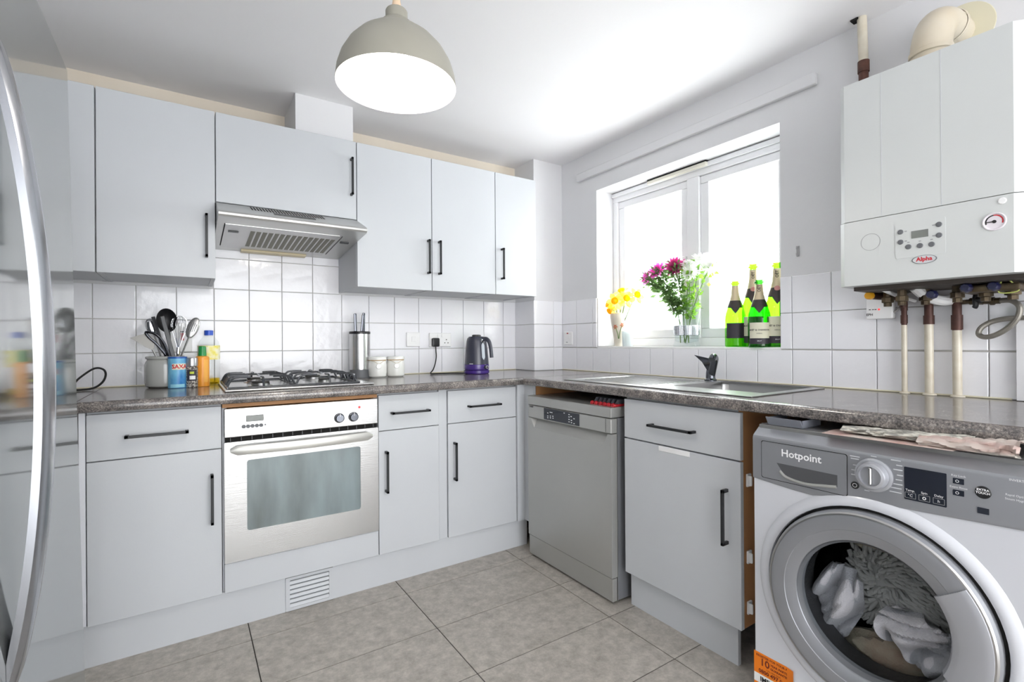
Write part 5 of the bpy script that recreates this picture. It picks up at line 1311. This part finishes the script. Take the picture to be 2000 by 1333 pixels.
# handle towards the right, seen in profile
ha = -1.22                                    # heading of the handle
hd = Vector((math.cos(ha), math.sin(ha), 0)); C0 = Vector((*c, WT))
MB().tube([C0 + hd * 0.050 + Vector((0, 0, 0.205)), C0 + hd * 0.075 + Vector((0, 0, 0.208)), C0 + hd * 0.098 + Vector((0, 0, 0.190)), C0 + hd * 0.110 + Vector((0, 0, 0.150)), C0 + hd * 0.116 + Vector((0, 0, 0.098))], [0.013, 0.0135, 0.013, 0.0125, 0.011], 12, 5).build('handle', kettle_m, t)
ga = -1.46
fr = (Vector((-math.sin(ga), math.cos(ga), 0)), Vector((0, 0, 1)), Vector((math.cos(ga), math.sin(ga), 0)))
MB().lathe([(0.006, 0.006), (0.0105, 0.005), (0.0125, 0.0), (0.0125, -0.01)], C0 + fr[2] * 0.0585 + Vector((0, 0, 0.196)), fr, 20).build('hinge_ring', chrome, t)
g_ = []
for i in range(17):
    s = i / 16; z = 0.086 + 0.10 * s; r_ = 0.0722 - (z - 0.075) * 0.0867 + 0.001
    w = 0.011 * math.sin(PI * min(1, max(0.12, min(s, 1 - s) * 6)) / 2) / r_
    g_ += [(c[0] + r_ * math.cos(ga - w), c[1] + r_ * math.sin(ga - w), WT + z), (c[0] + r_ * math.cos(ga + w), c[1] + r_ * math.sin(ga + w), WT + z)]
MB().add(g_, [(2 * i, 2 * i + 1, 2 * i + 3, 2 * i + 2) for i in range(16)]).build('water_window', gauge_m, t)
ga2 = -1.30
fr = (Vector((-math.sin(ga2), math.cos(ga2), 0)), Vector((0, 0, 1)), Vector((math.cos(ga2), math.sin(ga2), 0)))
kn = MB().lathe([(0, 0.016), (0.009, 0.016), (0.0125, 0.013), (0.0125, 0.0), (0.0125, -0.01)], C0 + fr[2] * 0.072 + Vector((0, 0, 0.042)), fr, 24).build('dial', kettle_m, t)
MB().lathe([(0.0068, 0.0165), (0.0098, 0.0162)], C0 + fr[2] * 0.072 + Vector((0, 0, 0.042)), fr, 24).build('dial_ring', chrome, kn)
patch(c, 0.0735, facing(c) - 0.45, 0.16, WT + 0.060, WT + 0.0635).build('badge', ink_w, t)

# ------------------------------------------------------------------ windowsill
SZ = WZ0 + 0.0004
# painted vase with daffodils
c = (0.048, -0.690)
t = thing('painted_vase', 'cream tapered vase with painted red flowers at the left of the windowsill', 'vase', (*c, SZ))
MB().lathe([(0, 0), (0.026, 0), (0.026, 0.004), (0.029, 0.04), (0.040, 0.11), (0.050, 0.165), (0.0515, 0.182), (0.048, 0.196), (0.042, 0.200), (0.039, 0.197), (0.044, 0.18), (0.024, 0.04), (0, 0.02)], (*c, SZ), 'z', 32).build('body', vase_m, t)
a = facing(c)
def vr(z):
    P_ = [(0.029, 0.04), (0.040, 0.11), (0.050, 0.165), (0.0515, 0.182)]
    for (a0_, b0_), (a1_, b1_) in zip(P_, P_[1:]):
        if z <= b1_: return a0_ + (a1_ - a0_) * (z - b0_) / (b1_ - b0_) + 0.0012
    return 0.0525
for dphi, z in ((-0.50, 0.115), (0.50, 0.125)):
    m = MB()
    for k in range(6):
        t_ = 2 * PI * k / 6; L_ = 0.017
        q4 = [(0, 0)] + [(L_ * f_ * math.cos(t_ + o_), L_ * f_ * math.sin(t_ + o_)) for f_, o_ in ((0.6, -0.4), (1, 0), (0.6, 0.4))]
        pts = []
        for u_, v_ in q4:
            r_ = vr(z + v_); f_ = a + dphi + u_ / r_
            pts.append((c[0] + r_ * math.cos(f_), c[1] + r_ * math.sin(f_), SZ + z + v_))
        m.add(pts, [(0, 1, 2, 3)])
    m.build('painted_flower', paintred, t)
    pts = []
    for s_ in range(7):
        zz = 0.045 + (z - 0.045) * s_ / 6; f_ = a + dphi * (0.1 + 0.9 * (s_ / 6) ** 1.5); r_ = vr(zz) - 0.0004
        pts.append((c[0] + r_ * math.cos(f_), c[1] + r_ * math.sin(f_), SZ + zz))
    MB().tube(pts, 0.0022, 5).build('painted_stem', stem_m, t)
def daffodil(top, dirv, label, s=1.0):
    top = Vector(top); base = Vector((c[0], c[1], SZ + 0.06))
    t = thing('daffodil', label, 'flower', base, 'daffodils in the painted vase')
    d = Vector(dirv).normalized(); mt = axisframe(top - d, top, Vector((0.2, 0.1, 1)))
    MB().tube([base, base.lerp(top, 0.6) + Vector((0, 0, 0.01)), top - d * 0.012, top], 0.0028, 6, 4).build('stem', stem_m, t)
    pm = MB()
    for k in range(6):
        a_ = 2 * PI * k / 6 + random.uniform(-.1, .1)
        ca, sa = math.cos(a_), math.sin(a_)
        pr_ = [(0.006, 0, 0), (0.018, 0.011, 0.004), (0.032, 0.010, 0.003), (0.042, 0, 0.0), (0.032, -0.010, 0.003), (0.018, -0.011, 0.004), (0.02, 0, -0.001)]
        vs = [(s * (p_[0] * ca - p_[1] * sa), s * (p_[0] * sa + p_[1] * ca), s * (p_[2] + 0.003 * (k % 2))) for p_ in pr_]
        pm.add(vs, [(0, 1, 6), (1, 2, 6), (2, 3, 6), (3, 4, 6), (4, 5, 6), (5, 0, 6)])
    pm.xf(mt).build('petals', petal_y, t, ang=60)
    MB().lathe([(0.004, 0), (0.009 * s, 0.006), (0.0115 * s, 0.018), (0.016 * s, 0.027), (0.0145 * s, 0.026), (0.010 * s, 0.016), (0, 0.006)], (0, 0, 0), 'z', 14).xf(mt).build('trumpet', petal_o, t)
daffodil((0.020, -0.655, 1.318), (-0.7, 0.3, 0.2), 'yellow daffodil nearest the wall in the painted vase', 1.3)
daffodil((0.000, -0.715, 1.335), (-0.8, -0.5, 0.1), 'yellow daffodil facing the room at the front of the painted vase', 1.4)
daffodil((0.030, -0.765, 1.345), (-0.5, -0.8, 0.2), 'yellow daffodil leaning right over the vase rim', 1.35)
daffodil((0.060, -0.815, 1.362), (-0.4, -0.9, 0.25), 'palest yellow daffodil farthest right over the painted vase', 1.3)
daffodil((0.055, -0.715, 1.385), (-0.5, -0.2, 0.6), 'yellow daffodil topmost in the painted vase', 1.35)
daffodil((0.005, -0.680, 1.290), (-0.8, 0.1, -0.4), 'drooping yellow daffodil hanging over the vase front', 1.2)
# frosted tumbler
c = (-0.0015 + 0.030 - 0.03 + 0.032, -0.778)
t = MB().lathe([(0, 0), (0.028, 0), (0.030, 0.003), (0.033, 0.088), (0.031, 0.088), (0.028, 0.006), (0, 0.005)], (*c, SZ), 'z', 28).build('tumbler', frosted, loc=(*c, SZ))
tag(t, 'small frosted glass tumbler in front of the painted vase', 'tumbler')

# glass vase and its bouquet
c = (0.055, -1.168)
t = thing('glass_vase', 'clear flared glass vase with a rhinestone band in the window', 'vase', (*c, SZ))
MB().lathe([(0, 0.0), (0.066, 0.0), (0.068, 0.005), (0.060, 0.025), (0.060, 0.06), (0.064, 0.12), (0.076, 0.205), (0.0735, 0.205), (0.061, 0.12), (0.057, 0.06), (0.056, 0.028), (0, 0.014)], (*c, SZ), 'z', 40).build('glass', vaseglass, t)
MB().lathe([(0.0610, 0.058), (0.0632, 0.060), (0.0655, 0.108), (0.0640, 0.110)], (*c, SZ), 'z', 40).build('band', mat('band_grey', (170, 172, 178), 0.35, 0.6), t)
m = MB()
for i in range(56):
    for j in range(8):
        a = 2 * PI * i / 56; r_ = 0.0634 + 0.0023 * j / 7; z = SZ + 0.0625 + j * 0.0062
        q = Vector((c[0] + r_ * math.cos(a), c[1] + r_ * math.sin(a), z)); n_ = Vector((math.cos(a), math.sin(a), 0)); tn = Vector((-math.sin(a), math.cos(a), 0))
        m.add([q - tn * 0.0027 - Vector((0, 0, 0.0024)), q + tn * 0.0027 - Vector((0, 0, 0.0024)), q + tn * 0.0027 + Vector((0, 0, 0.0024)), q - tn * 0.0027 + Vector((0, 0, 0.0024)), q + n_ * 0.0024], [(0, 1, 4), (1, 2, 4), (2, 3, 4), (3, 0, 4)])
o = m.build('rhinestones', diam, t, ang=5); o['kind'] = 'stuff'
VC = Vector((c[0], c[1], SZ + 0.020))
def leaf(mb, p, d, L, w, rnd):
    d = d.normalized(); s = d.cross(Vector((rnd.uniform(-1, 1), rnd.uniform(-1, 1), rnd.uniform(-1, 1)))).normalized(); n_ = d.cross(s)
    b_ = p + d * L * 0.45 + n_ * L * 0.08; c_ = p + d * L - n_ * L * 0.1
    mb.add([p, b_ - s * w, c_, b_ + s * w], [(0, 1, 2), (0, 2, 3)])
def bloom_flower(top, petal, label, rad, leaves, seed, lm=leaf_m, dirv=(-0.5, -0.3, 0.8), L=(0.024, 0.042), spread=0.062, lo=0.34, W=(0.005, 0.009)):
    rnd = random.Random(seed); top = Vector(top)
    t = thing('chrysanthemum', label, 'flower', VC, 'cut flowers in the glass vase')
    base = VC + Vector((rnd.uniform(-0.03, 0.03), rnd.uniform(-0.03, 0.03), 0.0))
    neck = VC + Vector((rnd.uniform(-0.02, 0.02), (top.y - VC.y) * 0.28, 0.17))
    path = spline([base, neck, neck.lerp(top, 0.55) + Vector((0, 0, 0.012)), top], 6)
    MB().tube(path, 0.0024, 6).build('stem', stem_m, t)
    d = Vector(dirv).normalized(); mt = axisframe(top - d, top, Vector((0.2, 0.1, 0.5)))
    pm = MB()
    for layer, (cnt, rr_, tilt) in enumerate(((18, 1.0, 0.0), (16, 0.86, 0.35), (12, 0.64, 0.70), (9, 0.42, 1.05))):
        for k in range(cnt):
            a_ = 2 * PI * (k + 0.5 * (layer % 2)) / cnt + rnd.uniform(-.08, .08); L_ = rad * rr_ * rnd.uniform(0.88, 1.12); w_ = rad * 0.15; tl = tilt + rnd.uniform(-.15, .15)
            ct, st_ = math.cos(tl), math.sin(tl); ca, sa = math.cos(a_), math.sin(a_)
            def P3(r_, s_, h_): return (r_ * ct * ca - s_ * sa, r_ * ct * sa + s_ * ca, r_ * st_ + h_)
            pm.add([P3(0.002, 0, 0), P3(L_ * 0.55, w_, 0.001), P3(L_, 0, 0.002), P3(L_ * 0.55, -w_, 0.001), P3(L_ * 0.6, 0, -0.002)], [(0, 1, 4), (1, 2, 4), (2, 3, 4), (3, 0, 4)])
    pm.xf(mt).build('petals', petal, t, ang=60)
    lb = MB(); n_ = len(path)
    for k in range(leaves):
        i = rnd.randint(int(n_ * lo), n_ - 2); p_ = path[i]
        dv = Vector((rnd.uniform(-1, 0.7), rnd.uniform(-1, 1), rnd.uniform(-0.6, 0.7)))
        st_ = p_ + dv * rnd.uniform(0.0, spread) * (0.35 + 0.65 * (i - n_ * lo) / (n_ * (1 - lo)))
        st_.x = min(st_.x, 0.13)
        leaf(lb, st_, dv, rnd.uniform(*L), rnd.uniform(*W), rnd)
    lo_ = lb.build('foliage', lm, t, ang=60); lo_['kind'] = 'stuff'
BL = dict(L=(0.024, 0.044), W=(0.007, 0.013), spread=0.045, lo=0.3)
bloom_flower((0.035, -0.930, 1.455), petal_p, 'pink chrysanthemum farthest left in the glass vase', 0.066, 300, 1, dirv=(-0.7, 0.4, 0.4))
bloom_flower((0.045, -0.995, 1.488), petal_p, 'bright pink chrysanthemum second from the left in the glass vase', 0.064, 300, 2, dirv=(-0.8, 0.0, 0.5))
bloom_flower((0.040, -1.110, 1.495), petal_m, 'dark magenta chrysanthemum in the middle of the bouquet', 0.060, 200, 3, dirv=(-0.8, -0.35, 0.35))
bloom_flower((0.060, -1.185, 1.490), petal_w, 'white chrysanthemum just right of the magenta one', 0.056, 34, 4, leaf_l, **BL)
bloom_flower((0.055, -1.255, 1.510), petal_w, 'white chrysanthemum highest on the right of the bouquet', 0.058, 34, 5, leaf_l, **BL)
bloom_flower((0.050, -1.315, 1.470), petal_w, 'white chrysanthemum farthest right in the glass vase', 0.054, 40, 6, leaf_l, dirv=(-0.7, -0.5, 0.4), **BL)
bloom_flower((0.030, -1.210, 1.445), petal_w, 'white chrysanthemum lowest of the white ones, facing the room', 0.050, 34, 7, leaf_l, dirv=(-0.9, -0.3, 0.3), **BL)

# champagne bottles
def bottle(c, h, r, label, gm, foil, neck_text, lab, lab_text, seal=None):
    t = thing('champagne_bottle', label, 'bottle', (*c, SZ), 'champagne bottles on the windowsill')
    k = h
    MB().lathe([(0, 0.02 * k), (r * 0.6, 0.004), (r * 0.94, 0.0), (r, 0.006), (r, 0.42 * k), (r * 0.93, 0.50 * k), (r * 0.74, 0.60 * k), (r * 0.52, 0.70 * k), (r * 0.38, 0.79 * k), (r * 0.33, 0.88 * k), (r * 0.31, 0.945 * k), (r * 0.42, 0.950 * k), (r * 0.42, 0.972 * k), (r * 0.34, 0.980 * k), (r * 0.33, k), (r * 0.25, k)], (*c, SZ), 'z', 32).build('glass', gm, t)
    f = facing(c)
    MB().lathe([(r * 0.765, 0.60 * k), (r * 0.545, 0.70 * k), (r * 0.54, 0.702 * k)], (*c, SZ), 'z', 28).build('foil_collar', foil_b, t)
    MB().lathe([(r * 0.54, 0.70 * k), (r * 0.40, 0.79 * k), (r * 0.35, 0.88 * k), (r * 0.335, 0.93 * k)], (*c, SZ), 'z', 28).build('neck_foil', foil, t)
    # pointed front of the foil
    vs = []
    for i in range(9):
        s = i / 8; a = f - 0.62 + 1.24 * s; dz = 0.50 + 0.1 * abs(2 * s - 1)
        rz = lambda z_: r * (0.93 - (z_ - 0.50) * 1.9) + 0.0008
        vs += [(c[0] + rz(dz) * math.cos(a), c[1] + rz(dz) * math.sin(a), SZ + dz * k), (c[0] + r * 0.775 * math.cos(a), c[1] + r * 0.775 * math.sin(a), SZ + 0.60 * k)]
    MB().add(vs, [(2 * i, 2 * i + 2, 2 * i + 3, 2 * i + 1) for i in range(8)]).build('foil_point', foil_b, t)
    if seal:
        fr_ = (Vector((-math.sin(f), math.cos(f), 0)), Vector((0, 0, 1)), Vector((math.cos(f), math.sin(f), 0)))
        MB().lathe([(0, 0.003), (0.010, 0.003), (0.012, 0)], Vector((*c, SZ + 0.69 * k)) + fr_[2] * (r * 0.56), fr_, 18).build('seal', seal, t)
    if neck_text: lettering_round(neck_text, 0.017, c, r * 0.385, f, SZ + 0.845 * k, ink, t, vertical=True, bold=0.0004)
    patch(c, r + 0.0006, f, 0.95, SZ + 0.13 * k, SZ + 0.36 * k).build('label', lab, t)
    if lab_text:
        lettering_round(lab_text, 0.0105, c, r + 0.0011, f, SZ + 0.25 * k, ink, t, bold=0.0002)
        lettering_round('IMPÉRIAL', 0.006, c, r + 0.0011, f, SZ + 0.20 * k, ink, t)
        patch(c, r + 0.0007, f, 0.95, SZ + 0.045 * k, SZ + 0.128 * k).build('lower_label', label_d, t)
        lettering_round('BRUT', 0.0075, c, r + 0.0012, f, SZ + 0.09 * k, ink_w, t)
bottle((0.058, -1.442), 0.312, 0.047, 'green champagne bottle with a dark label, leftmost of the four', bottleg, foil_g, '', label_d, '')
bottle((0.098, -1.508), 0.388, 0.0380 + 0.012, 'tall green champagne bottle standing at the back of the four', bottleg, foil_g, 'MOËT', label_w, 'MOËT & CHANDON', foil_p)
bottle((0.022, -1.580), 0.302, 0.047, 'dark green champagne bottle with cream label at the front', bottled, foil_g, 'MOËT', label_w, 'MOËT & CHANDON')
bottle((0.066, -1.638), 0.375, 0.050, 'tall green champagne bottle half hidden by the right window edge', bottleg, foil_g, 'MOËT', label_w, 'MOËT & CHANDON', foil_p)

for me in bpy.data.meshes:
    if me.users == 0: bpy.data.meshes.remove(me)
